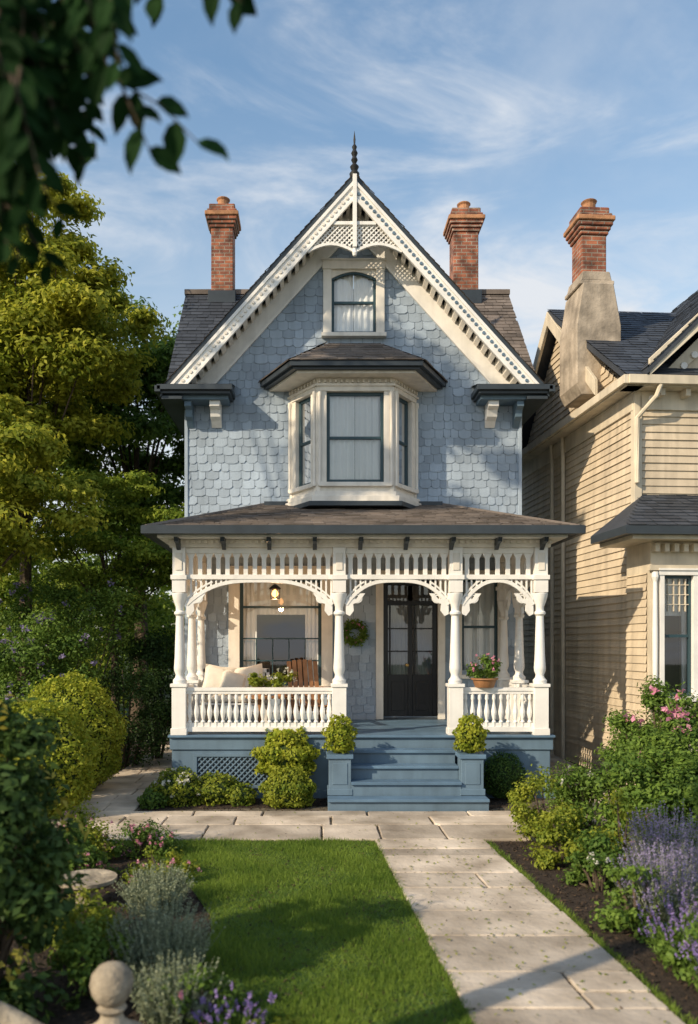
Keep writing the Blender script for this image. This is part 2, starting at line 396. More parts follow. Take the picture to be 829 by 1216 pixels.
mb=MB(); x0,x1,zb,zt=.54,1.52,.95,3.48
box(mb,x0-.13,x0,-.06,.1,zb,zt,TRIM); box(mb,x1,x1+.13,-.06,.1,zb,zt,TRIM); box(mb,x0-.15,x1+.15,-.075,.1,zt,zt+.14,TRIM)
box(mb,x0,x1,-.02,.12,zb-.02,zb+.03,GUT)
box(mb,x0,x0+.09,.03,.08,zb+.03,zt,BLACK); box(mb,x1-.09,x1,.03,.08,zb+.03,zt,BLACK)
box(mb,x0+.09,x1-.09,.028,.082,zt-.12,zt,BLACK); box(mb,x0+.09,x1-.09,.026,.084,3.0,3.08,BLACK)
box(mb,.99,1.07,.024,.086,zb+.03,3.0,BLACK)
DS=mat('door_sheer',(.28,.28,.27),.9)
for a,b in ((x0+.09,.99),(1.07,x1-.09)):
    box(mb,a,b,.03,.08,zb+.03,1.75,BLACK); box(mb,a+.06,b-.06,.015,.03,1.1,1.62,BLACK)
    box(mb,a+.02,a+.05,.032,.07,1.75,3.0,BLACK); 
    for zz in (2.17,2.58): box(mb,a,b,.034,.07,zz-.012,zz+.012,BLACK)
    mb.add([(a,.05,1.75),(b,.05,1.75),(b,.05,3.4),(a,.05,3.4)],[(0,1,2,3)],DGLASS)
    curtain(mb,a,b,.12,1.75,3.0,DS,.015,.07)
mb.M=Matrix.Translation((.97,.0,1.92))@Matrix.Rotation(R(90),4,'X'); lathe(mb,[(.01,-.03),(.012,.02),(.03,.03),(.032,.05),(.015,.065)],0,0,BRASS); mb.M=Matrix.Identity(4)
mb.obj('front_door',H,bevel=.004,smooth=True)
mb=MB(); window(mb,-.39,.41,7.87,9.02,.15,.05,-.02,2,1,'full')
arc=[(-.39,9.02),(-.39,8.87)]+[(-.39+.8*i/12,8.87+.12*math.sin(math.pi*i/12)) for i in range(1,12)]+[(.41,8.87),(.41,9.02)]
prism(mb,arc,-.035,.0,TRIM)
pts=[(-.39+.8*i/12,8.85+.12*math.sin(math.pi*i/12)) for i in range(13)]
for i in range(12): beamxz(mb,pts[i],pts[i+1],.04,-.02,.02,SASH)
mb.obj('attic_window',H,bevel=.004)
# ---- bay
mb=MB()
bp=[(-1.15,0),(-.66,-.75),(.66,-.75),(1.15,0)]
for i in range(3):
    a=Vector((*bp[i],0)); b=Vector((*bp[i+1],0)); d=(b-a); L=d.length; ang=math.atan2(d.y,d.x)
    mb.M=Matrix.Translation(a)@Matrix.Rotation(ang,4,'Z')
    g=.17 if i==1 else .2
    window(mb,g,L-g,5.06,6.62,.10,.055,.06,2,1,'full',sill=True)
    box(mb,0,g-.1,.0,.12,4.86,6.86,TRIM); box(mb,L-g+.1,L,.0,.12,4.86,6.86,TRIM)
    box(mb,g-.1,L-g+.1,.012,.12,6.75,6.86,TRIM); box(mb,g-.1,L-g+.1,.012,.12,4.86,5.0,TRIM)
    box(mb,-.03,L+.03,-.05,.1,4.82,4.9,TRIM); box(mb,-.02,L+.02,-.035,.1,6.70,6.74,TRIM)
    n=int(L/.09)
    for k in range(n): box(mb,(k+.3)*L/n,(k+.7)*L/n,-.03,.02,6.76,6.82,TRIM)
    for xx in (.02,L-.075): 
        lathe(mb,[(.03,5.0),(.036,5.05),(.022,5.1),(.028,5.8),(.022,6.5),(.038,6.56),(.03,6.62)],xx+.03,-.02,TRIM,8)
mb.M=Matrix.Identity(4)
prism(mb,[(-1.12,0),(-.64,-.72),(.64,-.72),(1.12,0)],4.87,4.93,TRIM,'z'); prism(mb,[(-1.1,0.1),(-.64,-.7),(.64,-.7),(1.1,.1)],6.86,6.9,TRIM,'z')
prism(mb,[(-1.25,-.01),(-.74,-.85),(.74,-.85),(1.25,-.01)],4.72,4.82,TRIM,'z')
prism(mb,[(-1.3,-.01),(-.78,-.9),(.78,-.9),(1.3,-.01)],4.64,4.72,GUT,'z')
mb.obj('bay_window',H,bevel=.004,smooth=True)
mb=MB()
be=[(-1.68,0),(-1.1,-1.15),(1.1,-1.15),(1.68,0)]
prism(mb,[(p[0]*.9,p[1]*.88) for p in be],6.84,6.88,TRIM,'z'); prism(mb,[(p[0]*.96,p[1]*.95) for p in be],6.88,6.92,GUT,'z'); prism(mb,be,6.92,7.0,GUT,'z')
tp=[(-.6,0,7.64),(-.45,-.25,7.62),(.45,-.25,7.62),(.6,0,7.64)]
bq=[(p[0]*1.02,p[1]*1.02,7.005) for p in be]
mb.add(bq+tp,[(0,1,5,4),(1,2,6,5),(2,3,7,6),(4,5,6,7)],ROOF)
def plane_sh(mb,A,B,C,D,mt,h=.13,w=.22,lift=.016,c=.004):
    """A,B bottom left/right; C,D top right/left"""
    A,B,C,D=map(Vector,(A,B,C,D)); U=(B-A).normalized(); N=U.cross(D-A).normalized(); V=N.cross(U).normalized()
    if N.z<0: N=-N
    L=(D-A).dot(V); uD=(D-A).dot(U); uC=(C-A).dot(U); uB=(B-A).length
    shingles(mb,A,U,V,N,L,lambda v:[(uD*v/L,uB+(uC-uB)*v/L)],h,w,mt,lift,c)
for q in ((0,1,5,4),(1,2,6,5),(2,3,7,6)):
    vv=bq+tp; plane_sh(mb,vv[q[0]],vv[q[1]],vv[q[2]],vv[q[3]],ROOF)
mb.obj('bay_roof',H,fix=False)
# ---- main gable roof
mb=MB()
az=10.47; ex,ez=3.38,6.72
for s in (-1,1):
    prism(mb,[(s*ex,ez),(0,az),(0,az-.13),(s*ex,ez-.13)],-.52,2.7,GUT)
    plane_sh(mb,*( [(s*ex,2.6,ez),(s*ex,-.54,ez),(0,-.54,az),(0,2.6,az)] if s<0 else [(s*ex,-.54,ez),(s*ex,2.6,ez),(0,2.6,az),(0,-.54,az)]),ROOF)
prism(mb,[(.12,6.86),(2.6,9.74),(5.1,6.86),(5.1,6.72),(2.6,9.58),(.12,6.72)],-3.38,3.38,GUT,'x')
plane_sh(mb,(-3.42,.1,6.87),(0,.1,6.87),(0,2.6,9.76),(-3.42,2.6,9.76),SLATE)
plane_sh(mb,(0,.1,6.87),(3.42,.1,6.87),(3.42,2.6,9.76),(0,2.6,9.76),ROOF)
plane_sh(mb,(3.42,5.12,6.87),(-3.42,5.12,6.87),(-3.42,2.6,9.76),(3.42,2.6,9.76),ROOF)
box(mb,-3.44,3.44,2.50,2.70,9.70,9.80,ROOF)
mb.obj('roof',H,fix=False)
# ---- rake trim
mb=MB()
def rk(s,d,t): return (s*ex*(1-t),ez+(az-ez)*t-d)
def rkc(s,d,zmin=6.66):
    t=max(0,(zmin-ez+d)/(az-ez)); return rk(s,d,t)
def band(s,d0,d1,y0,y1,m,zmin=6.79):
    prism(mb,[rkc(s,d0,zmin),rk(s,d0,1),rk(s,d1,1),rkc(s,d1,zmin)],y0,y1,m)
for s in (-1,1):
    band(s,.135,.46,-.56,-.50,WHITE)
    band(s,.132,.21,-.585,-.56,WHITE)
    band(s,.41,.475,-.58,-.56,WHITE)
    band(s,.20,.24,-.50,-.0,GUT)
    band(s,.30,.76,-.05,-.0,WHITE); band(s,.69,.77,-.075,-.05,WHITE)
    n=26
    for k in range(3,n):
        t=k/n; prism(mb,[rk(s,.25,t),rk(s,.25,t+.018),rk(s,.40,t+.018),rk(s,.40,t)],-.40,-.06,TRIM)
    for k in range(6,50):
        t=k/50; p=rk(s,.31,t); 
        prism(mb,[(p[0]+.03*math.cos(a*math.pi/4),p[1]+.03*math.sin(a*math.pi/4)) for a in range(8)],-.578,-.56,BLUE2 if s>0 else TRIM)
mb.obj('gable_bargeboards',H,bevel=.003)
mb=MB()
hw=lambda z:(10.03-z)/SL
lattice(mb,[(-hw(9.2),9.2),(hw(9.2),9.2),(hw(9.58),9.58),(-hw(9.58),9.58)],.085,.022,-.53,WHITE)
box(mb,-hw(9.62),hw(9.62),-.56,-.50,9.56,9.62,WHITE)
box(mb,-.035,.035,-.6,-.5,9.16,10.42,WHITE)
n=16; A=[(-hw(9.12)+2*hw(9.12)*i/n,9.1+.13*math.sin(math.pi*(i/n*2%1 if i<n else 0))) for i in range(n+1)]
for i in range(n): beamxz(mb,A[i],A[i+1],.05,-.56,-.51,WHITE)
lathe(mb,[(.03,9.02),(.045,9.07),(.03,9.12),(.035,9.18)],0,-.55,WHITE,10)
mb.obj('gable_apex_fretwork',H,bevel=.002)
mb=MB(); lathe(mb,[(.07,10.42),(.09,10.5),(.05,10.55),(.08,10.62),(.03,10.68),(.06,10.74),(.035,10.8),(.06,10.86),(.03,10.92),(.045,10.97),(.015,11.02),(.02,11.1),(.002,11.25)],0,-.45,IRON,12); mb.obj('roof_finial',H,smooth=True)
mb=MB()
for s in (-1,1):
    a,b=sorted((s*2.12,s*3.42)); 
    box(mb,a,b,-.6,-.0,6.70,6.79,GUT); box(mb,a+.04,b-.04,-.54,-.0,6.65,6.70,GUT)
    mb.add([(a,-.6,6.792),(b,-.6,6.792),(b,0,6.94),(a,0,6.94)],[(0,1,2,3)],GUT)
    box(mb,a+.09,b-.09,-.42,-.0,6.58,6.65,BLUE2)
    for bx in (2.45,2.92):
        w=.09 if bx<2.6 else .06
        prism(mb,[(-.03,6.58),(-.36,6.58),(-.38,6.48),(-.27,6.44),(-.23,6.33),(-.12,6.28),(-.03,6.18)],s*bx-w,s*bx+w,WHITE if bx<2.6 else BLUE2,'x')
    a,b=sorted((s*3.36,s*3.46)); box(mb,a,b,-.6,5.1,6.66,6.77,GUT)
    a,b=sorted((s*3.0,s*3.36)); box(mb,a,b,-.5,5.1,6.56,6.62,GUT)
mb.obj('eave_returns_and_gutters',H,bevel=.004)
def chimney(mb,cx,cy,z0,z1,w,mt=BRICK,skirt=True):
    h=w/2; zc=z1-.72
    box(mb,cx-h,cx+h,cy-h,cy+h,z0,zc,mt)
    if skirt: box(mb,cx-h-.06,cx+h+.06,cy-h-.06,cy+h+.06,z0-.05,z0+.25,GUT)
    for k,(e,dz) in enumerate(((.03,.07),(.06,.07),(.09,.08),(.12,.09),(.08,.06),(.04,.12))):
        box(mb,cx-h-e,cx+h+e,cy-h-e,cy+h+e,zc,zc+dz,mt if k!=3 else TERRA); zc+=dz
    lathe(mb,[(.13,zc),(.15,zc+.03),(.12,zc+.06),(.115,zc+.18),(.145,zc+.2),(.145,zc+.23),(.1,zc+.23),(.09,zc+.1)],cx,cy,TERRA,14)
mb=MB(); chimney(mb,-2.63,2.6,9.45,11.75,.46); chimney(mb,2.48,2.6,9.45,11.65,.52); mb.obj('brick_chimneys',H,bevel=.012)

# ---- porch
yF=-2.4; DK=.945
mb=MB()
for k in range(17):
    y0=-2.52+k*.15
    if y0<-.03: box(mb,-2.88,2.88,y0,min(y0+.145,-.03),DK-.035,DK-random.uniform(0,.002),BLUE)
box(mb,-2.86,2.86,-2.47,-2.43,DK-.22,DK-.036,BLUE2)
box(mb,-2.82,2.82,-2.44,-2.40,.0,DK-.22,BLUE2)
box(mb,-2.9,2.9,-2.5,-2.44,-.02,.1,BLUE2)
for s in (-1,1):
    a,b=sorted((s*2.78,s*2.84)); box(mb,a,b,-2.4,0,0,DK-.036,BLUE2)
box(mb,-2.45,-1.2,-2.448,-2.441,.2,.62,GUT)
lattice(mb,[(-2.45,.2),(-1.2,.2),(-1.2,.62),(-2.45,.62)],.085,.022,-2.475,BLUE2)
for z0,z1 in ((.15,.2),(.62,.67)): box(mb,-2.5,-1.15,-2.49,-2.44,z0,z1,BLUE2)
for x0 in (-2.5,-1.2): box(mb,x0,x0+.05,-2.49,-2.44,.2,.62,BLUE2)
mb.obj('porch_deck',H,bevel=.004)
mb=MB(); rs=DK/5
for k in range(1,5):
    zt=DK-rs*k; yb=-2.52-.25*(k-1); yf=yb-.25
    xa,xb=(-.19,1.35) if k<4 else (-.52,1.68)
    box(mb,xa,xb,yf-.02,yb,zt-.04,zt,BLUE)
    box(mb,xa+.002,xb-.002,yf+.02,yb-.001,0,zt-.04,BLUE2)
for x0 in (-.50,1.35):
    box(mb,x0,x0+.31,-3.24,-2.93,rs,.70,BLUE2); box(mb,x0-.03,x0+.34,-3.27,-2.90,.70,.76,BLUE)
    box(mb,x0-.02,x0+.33,-3.26,-2.91,rs,rs+.09,BLUE2); box(mb,x0+.05,x0+.26,-3.25,-3.24,rs+.15,.64,BLUE2)
    box(mb,x0+.04,x0+.27,-2.92,-2.5,.0,.8,BLUE2); box(mb,x0+.01,x0+.30,-2.90,-2.53,.8,.85,BLUE)
mb.obj('porch_steps',H,bevel=.006)
def post(mb,cx,cy):
    w=.105
    box(mb,cx-w-.015,cx+w+.015,cy-w-.015,cy+w+.015,DK,DK+.1,WHITE); box(mb,cx-w,cx+w,cy-w,cy+w,DK+.1,1.66,WHITE)
    box(mb,cx-w-.02,cx+w+.02,cy-w-.02,cy+w+.02,1.66,1.71,WHITE)
    lathe(mb,[(.1,1.71),(.105,1.76),(.07,1.8),(.062,1.84),(.085,1.9),(.088,1.95),(.078,2.1),(.062,2.6),(.058,2.72),(.085,2.75),(.085,2.78),(.06,2.8),(.062,2.86),(.09,2.93),(.115,3.02),(.12,3.06),(.09,3.07)],cx,cy,WHITE,14)
    box(mb,cx-.1,cx+.1,cy-.1,cy+.1,3.07,3.26,WHITE)
    box(mb,cx-.12,cx+.12,cy-.12,cy+.12,3.26,3.33,WHITE); box(mb,cx-.095,cx+.095,cy-.095,cy+.095,3.33,3.74,WHITE)
    box(mb,cx-.05,cx+.05,cy-.11,cy-.095,3.4,3.66,TRIM)
PX=[-2.72,-.33,1.41,2.68]
mb=MB()
for x in PX: post(mb,x,yF)
for s in (-2.72,2.68): post(mb,s,-1.2); post(mb,s,-.14)
mb.obj('porch_posts',H,bevel=.004,smooth=True)
bal=[(.022,0),(.022,.05),(.03,.07),(.016,.1),(.034,.2),(.036,.24),(.018,.36),(.015,.42),(.026,.45),(.022,.48),(.022,.53)]
def railing(mb,L):
    box(mb,0,L,-.045,.045,1.6,1.65,WHITE); box(mb,0,L,-.03,.03,1.555,1.6,WHITE)
    box(mb,0,L,-.035,.035,.99,1.06,WHITE); box(mb,0,L,-.015,.015,1.06,1.12,WHITE)
    n=int(L/.098)
    for k in range(n): lathe(mb,[(r*1.15,1.07+z*.92) for r,z in bal],(k+.5)*L/n,0,WHITE,8)
def frieze(mb,L):
    box(mb,0,L,-.035,.035,3.66,3.74,WHITE); box(mb,0,L,-.04,.04,3.27,3.34,WHITE)
    n=max(2,int(L/.135))
    for k in range(n):
        x=(k+.5)*L/n; w=L/n
        box(mb,x-.033,x+.033,-.015,.015,3.34,3.66,WHITE)
        prism(mb,[(x-w*.48,3.66),(x-.033,3.58),(x+.033,3.58),(x+w*.48,3.66)],-.013,.013,WHITE)
    hh=.36; m=28; Z=lambda x:3.25-hh*abs(2*x/L-1)**3.0
    if L<1.5: Z=lambda x:3.25-hh*abs(2*x/L-1)**2.2
    pts=[(L*i/m,Z(L*i/m)) for i in range(m+1)]
    for i in range(m): beamxz(mb,pts[i],pts[i+1],.055,-.03,.03,WHITE)
    pts=[(x,z+.08) for x,z in pts]
    for i in range(m):
        if pts[i][1]<3.26 and pts[i+1][1]<3.26: beamxz(mb,pts[i],pts[i+1],.026,-.015,.015,WHITE)
    x=.07
    while x<L:
        if 3.27-Z(x)>.04: box(mb,x-.013,x+.013,-.012,.012,Z(x),3.28,WHITE)
        x+=.075
    for s,xo in ((1,0),(-1,L)):
        for r_ in (.055,.032):
            cx,cz=xo+s*.17,2.99
            P=[(cx+r_*1.3*math.cos(a*math.pi/6),cz+r_*1.3*math.sin(a*math.pi/6)) for a in range(13)]
            for i in range(12): beamxz(mb,P[i],P[i+1],.02,-.018,.018,WHITE)
        prism(mb,[(xo+s*.06,2.72),(xo+s*.12,2.80),(xo+s*.11,2.9),(xo+s*.2,2.93),(xo+s*.29,3.06),(xo+s*.22,3.06),(xo+s*.15,2.97),(xo+s*.0,2.98),(xo,2.75)],-.022,.022,WHITE)
mb=MB(); mb2=MB()
for i in range(3):
    a=PX[i]+.1; L=PX[i+1]-.1-a; M=Matrix.Translation((a,yF,0)); mb.M=M; frieze(mb,L)
    if i!=1: mb2.M=M; railing(mb2,L)
for sx in (-2.72,2.68):
    for y0,y1 in ((-2.3,-1.3),(-1.1,-.24)):
        M=Matrix.Translation((sx,y0,0))@Matrix.Rotation(R(90),4,'Z'); mb.M=M; mb2.M=M; frieze(mb,y1-y0); railing(mb2,y1-y0)
mb.M=mb2.M=Matrix.Identity(4)
box(mb,-2.86,2.82,yF-.09,yF+.09,3.742,3.86,TRIM)
for k in range(60): box(mb,-2.82+k*.095,-2.77+k*.095,yF-.12,yF-.09,3.80,3.85,TRIM)
box(mb,-2.82,-2.64,yF+.09,0,3.742,3.86,TRIM); box(mb,2.6,2.78,yF+.09,0,3.742,3.86,TRIM)
mb.obj('porch_spindle_frieze',H,bevel=.002); mb2.obj('porch_balustrade',H,smooth=True)
mb=MB()
box(mb,-3.0,3.0,-2.72,-.0,3.86,3.90,WHITE)
box(mb,-3.12,3.12,-2.82,-.0,3.90,3.985,GUT)
box(mb,-3.18,3.18,-2.92,-2.82,3.89,4.01,GUT)
for s in (-1,1):
    a,b=sorted((s*3.12,s*3.2)); box(mb,a,b,-2.9,0,3.895,4.005,GUT)
for k in range(9):
    x=-2.72+k*.675; prism(mb,[(-2.5,3.86),(-2.76,3.86),(-2.74,3.80),(-2.62,3.78),(-2.5,3.70)],x-.03,x+.03,GUT,'x')
A=[(-3.14,-2.84,3.99),(3.14,-2.84,3.99),(3.14,0,3.99),(-3.14,0,3.99),(-1.6,0,4.8),(1.6,0,4.8)]
mb.add(A,[(0,1,5,4),(1,2,5),(0,4,3)],ROOF)
plane_sh(mb,A[0],A[1],A[5],A[4],ROOF,.14,.24,.018)
for s in (-1,1): 
    p0=Vector((s*3.14,-2.84,4.0)); p1=Vector((s*1.6,0,4.81)); tube(mb,[p0,p1],[.035,.035],ROOF,6)
box(mb,-1.6,1.6,-.06,-.0,4.79,4.86,GUT)
mb.obj('porch_roof',H,fix=False)

# ---------------------------------------------------------------- porch things
def world(x,y,z=0): return (x+.72,y+14.4,z)
B=empty('porch_bench',world(-2.0,-1.35,DK))
mb=MB()
for x in (-.55,.5):
    for y in (-.28,.25): box(mb,x,x+.05,y,y+.05,0,.62 if y<0 else .95,WHITE)
for k in range(5): box(mb,-.55,.55,-.28+k*.11,-.19+k*.11,.38,.41,WHITE)
for k in range(9): box(mb,-.48+k*.115,-.44+k*.115,.27,.29,.41,.9,WHITE)
box(mb,-.55,.55,.25,.31,.88,.95,WHITE); 
for x in (-.57,.5): box(mb,x,x+.07,-.32,.3,.62,.65,WHITE)
mb.obj('bench_frame',B,bevel=.006)
def cushion(name,parent,c,sz,rot=(0,0,0)):
    mb=MB(); vs=[];fs=[];n=9
    for side in (1,-1):
        for i in range(n):
            for j in range(n):
                u=2*i/(n-1)-1;v=2*j/(n-1)-1
                hgt=(max(0,(1-u**4)*(1-v**4)))**.5
                k=1-.08*(1-abs(u))*abs(v)-.08*(1-abs(v))*abs(u)
                vs.append((u*k*sz[0]/2,side*hgt*sz[1]/2,v*k*sz[2]/2))
    for s in range(2):
        for i in range(n-1):
            for j in range(n-1):
                o=s*n*n; fs.append((o+i*n+j,o+(i+1)*n+j,o+(i+1)*n+j+1,o+i*n+j+1))
    mb.M=Matrix.Translation(c)@Euler(rot).to_matrix().to_4x4(); mb.add(vs,fs,FABRIC); return mb.obj(name,parent,smooth=True)
cushion('seat_cushion',B,(0,-.02,.47),(1.0,.5,.14))
cushion('back_cushion_1',B,(-.27,.1,.76),(.52,.2,.5),(R(-15),R(8),0)); cushion('back_cushion_2',B,(.22,.1,.76),(.52,.18,.5),(R(-18),R(-10),0))
cushion('throw_pillow',B,(-.02,-.05,.72),(.42,.16,.4),(R(-20),R(14),R(10)))
C=empty('wooden_armchair',world(-.80,-1.45,DK),R(14))
mb=MB()
for x in (-.3,.25):
    box(mb,x,x+.05,-.3,-.25,0,.62,WOOD); prism(mb,[(-.28,.36),(.35,.2),(.35,.12),(-.28,.28)],x+.01,x+.04,WOOD,'x'); box(mb,x,x+.05,.28,.33,0,.6,WOOD)
    box(mb,x-.04,x+.09,-.36,.36,.62,.65,WOOD)
for k in range(6): 
    y=-.28+k*.09; z=.36-k*.022; box(mb,-.27,.27,y,y+.075,z,z+.02,WOOD)
for k in range(6):
    x=-.26+k*.09; prism(mb,[(.2,.28),(.23,.28),(.46,1.06+.03*math.sin(math.pi*k/5)),(.43,1.07+.03*math.sin(math.pi*k/5))],x,x+.07,WOOD,'x')
box(mb,-.27,.27,.32,.36,.55,.61,WOOD)
mb.obj('chair_frame',C,bevel=.005)
def potplant(name,loc,pr,ph,fol_r,n,ln,lm,potm,flower=None):
    e=empty(name,loc); mb=MB(); lathe(mb,[(pr*.7,0),(pr*.75,.01),(pr*.95,ph*.85),(pr*1.08,ph*.86),(pr*1.08,ph),(pr*.9,ph),(pr*.85,ph*.8)],0,0,potm,16); mb.obj('pot',e,smooth=True)
    lb=LB(); P,N,_=clumped((0,0,ph+fol_r*.55),(fol_r,fol_r,fol_r*.7),14,fol_r*.35,n,.9); lb.leaves(P,N,ln,ln*.5,0)
    A=np.zeros((40,3)); A[:,2]=ph*.9; Bp=np.array([0,0,ph+fol_r*.5])+rdir(40)*fol_r*.8; Bp[:,2]=np.maximum(Bp[:,2],ph); lb.blades(A,Bp,.006,0); mats=[lm]
    if flower:
        d=rdir(16); d[:,2]=abs(d[:,2]); q=np.array([0,0,ph+fol_r*.5])+d*fol_r*1.1; P=np.repeat(q,7,0)+rng.normal(size=(len(q)*7,3))*.012; lb.leaves(P,rdir(len(P)),.032,.028,1); mats.append(flower)
    lb.obj('leaves',mats,e); return e
T=empty('side_table',world(-1.55,-1.9,DK)); mb=MB(); lathe(mb,[(.2,.5),(.22,.51),(.22,.54),(.2,.55)],0,0,WOOD,20); lathe(mb,[(.16,0),(.16,.03),(.04,.06),(.03,.3),(.05,.5)],0,0,WOOD,12); mb.obj('table',T,smooth=True)
potplant('potted_fern',world(-1.55,-1.9,DK+.55),.1,.14,.19,900,.07,L_YG,TERRA)
potplant('potted_flowers',world(-1.2,-1.95,DK+.55),.11,.13,.2,1000,.05,L_YG,TERRA,F_WHITE)
mb=MB(); lathe(mb,[(.24,0),(.24,.03),(.03,.06),(.03,.5),(.2,.52),(.22,.55)],0,0,WOOD,14); 
o=mb.obj('plant_stand',smooth=True); o.location=world(-1.2,-1.95,DK)
potplant('railing_flower_planter',world(1.85,-2.4,1.65),.19,.14,.23,1700,.06,L_MID,WOOD,F_PINK)
for x in (-.34,1.5):
    shrub('pedestal_shrub',(.72+x,14.4-3.08,1.0),(.21,.21,.25),1700,.055,L_CHART,.14,stem=False,corefac=.72)
e=empty('door_wreath',world(.02,-.06,2.5)); lb=LB(); a=rng.uniform(0,2*np.pi,1100); r_=.17+rng.normal(size=1100)*.035
P=np.stack([r_*np.cos(a),-.04+rng.normal(size=1100)*.025,r_*np.sin(a)],1); lb.leaves(P,rdir(1100)+np.array([0,-.6,0]),.07,.03,0)
k=10; a=rng.uniform(0,6.28,k); q=np.stack([.17*np.cos(a),np.full(k,-.08),.17*np.sin(a)],1); P=np.repeat(q,7,0)+rng.normal(size=(k*7,3))*.01; lb.leaves(P,rdir(k*7),.028,.025,1)
lb.obj('wreath_leaves',[L_MID,F_PINK],e)
mb=MB(); tube(mb,[(.17*math.cos(i*.3),0,.17*math.sin(i*.3)) for i in range(22)],[.018]*22,BARK); mb.obj('wreath_ring',e)
LN=empty('hanging_porch_lantern',world(-1.35,-1.2,3.05)); mb=MB()
lathe(mb,[(.005,.81),(.005,.24),(.03,.23),(.09,.18),(.1,.16),(.09,.155)],0,0,IRON,10); lathe(mb,[(.07,-.01),(.08,0),(.07,.01)],0,0,IRON,10)
for k in range(4): 
    a=k*math.pi/2+.4; tube(mb,[(.075*math.cos(a),.075*math.sin(a),0),(.085*math.cos(a),.085*math.sin(a),.16)],[.006,.006],IRON,5)
mb.obj('lantern_frame',LN,smooth=True)
mb=MB(); lathe(mb,[(.01,.02),(.045,.05),(.055,.08),(.035,.13),(.01,.15)],0,0,emis('lantern_bulb',(1,.42,.12),6),12); mb.obj('bulb',LN,smooth=True)
l=bpy.data.lights.new('lantern_light','POINT'); l.energy=22; l.color=(1,.58,.28); l.shadow_soft_size=.05
lo=bpy.data.objects.new('lantern_light',l); sc.collection.objects.link(lo); lo.parent=LN; lo.location=(0,0,-.06)

# ================================================================ NEIGHBOUR HOUSE
Nh=empty('neighbour_clapboard_house',(5.24,13.0,0),R(3.9))
mb=MB()
box(mb,0,7,0,.15,0,6.45,CREAM); box(mb,0,.15,.15,5.8,0,6.45,CREAM); box(mb,6.85,7,.15,5.8,0,6.45,CREAM); box(mb,0,7,5.8,5.95,0,6.45,CREAM)
prism(mb,[(.2,6.45),(5.6,6.45),(3.2,8.75)],.0,.12,CREAM,'x')
prism(mb,[(.25,6.45),(6.0,6.45),(3.1,9.25)],-.0,.12,CREAM,'y')
siding(mb,(0,0,0),(1,0,0),(0,-1,0),0,6.45,lambda z:[(0.09,7)],.125,CREAM)
siding(mb,(0,5.8,0),(0,-1,0),(-1,0,0),0,6.45,lambda z:[(0,5.71)],.125,CREAM)
def ng(z): 
    t=(8.8-z)/2.35
    return [(2.6-2.4*t,2.6+3.0*t)]
siding(mb,(-.001,5.8,0),(0,-1,0),(-1,0,0),6.6,8.7,ng,.125,CREAM)
mb.obj('walls',Nh,fix=False)
mb=MB()
box(mb,-.04,.09,-.04,.09,0,6.45,CREAMT)
box(mb,-.3,-.0,-.3,6.0,6.4,6.46,CREAMT); box(mb,-.36,-.28,-.36,6.0,6.42,6.56,CREAMT)
box(mb,-.28,7,-.3,-.0,6.4,6.46,CREAMT); box(mb,-.28,7,-.38,-.3,6.42,6.56,CREAMT)
box(mb,-.05,.0,0,5.8,6.1,6.4,CREAMT); box(mb,0.09,7,-.05,.0,6.1,6.4,CREAMT)
for k in range(8): box(mb,.3+k*.42,.38+k*.42,-.24,-.05,6.28,6.4,CREAMT)
def rake(poly0,poly1,y0,y1,ax): prism(mb,[poly0,poly1,(poly1[0],poly1[1]-.28),(poly0[0],poly0[1]-.28)],y0,y1,CREAMT,ax)
rake((.05,6.82),(3.1,9.62),-.38,-.32,'y'); rake((6.15,6.82),(3.1,9.62),-.38,-.32,'y')
rake((.05,6.62-.3),(3.1,9.62-.3),-.04,.0,'y')
for k in range(16):
    t=k/16; x=.25+2.85*t; z=6.7+2.9*t-.42; prism(mb,[(x+.06*math.cos(a*math.pi/4),z+.06*math.sin(a*math.pi/4)) for a in range(8)],-.07,-.04,WHITE,'y')
rake((5.75,6.55),(3.2,9.02),-.3,-.24,'x'); rake((.9,6.9),(3.2,9.02),-.3,-.24,'x')
def pipe(pts): tube(mb,pts,[.04]*len(pts),CREAMT,8)
pipe([(.25,-.34,6.42),(.2,-.3,6.25),(-.02,-.09,5.95),(-.02,-.09,4.9)])
pipe([(-.1,2.9,6.4),(-.08,2.9,6),(-.08,2.9,0)]); pipe([(-.1,3.5,6.4),(-.08,3.5,6),(-.08,3.5,0)])
mb.obj('trim_and_gutters',Nh,bevel=.005)
mb=MB()
prism(mb,[(-.3,6.56),(3.2,9.05),(5.9,6.56),(5.9,6.46),(3.2,8.93),(-.3,6.46)],-.28,7.1,SLATE,'x')
plane_sh(mb,(-.3,-.32,6.57),(7.1,-.32,6.57),(7.1,3.2,9.07),(-.3,3.2,9.07),SLATE,.16,.26)
for s in (0,1):
    pa=(-.0,6.66) if s==0 else (6.2,6.66)
    prism(mb,[pa,(3.1,9.72),(3.1,9.62),(pa[0],6.56)],-.4,4.6,SLATE)
plane_sh(mb,(-.0,4.6,6.67),(-.0,-.42,6.67),(3.1,-.42,9.73),(3.1,4.6,9.73),SLATE,.16,.26)
mb.obj('roof',Nh,fix=False)
mb=MB()
cy=1.7; cx=-.06
prism(mb,[(cx-.40,6.95),(cx-.30,6.75),(cx+.42,6.75),(cx+.42,8.0),(cx+.28,8.75),(cx-.28,8.75),(cx-.40,8.0)],cy-.42,cy+.4,STUCCO)
box(mb,cx-.32,cx+.32,cy-.36,cy+.36,8.75,8.83,STUCCO)
prism(mb,[(cx-.29,8.83),(cx+.29,8.83),(cx+.25,9.0),(cx-.25,9.0)],cy-.33,cy+.33,STUCCO)
chimney(mb,cx,cy,8.95,10.42,.46,skirt=False)
mb.obj('chimney',Nh,bevel=.015)
mb=MB()
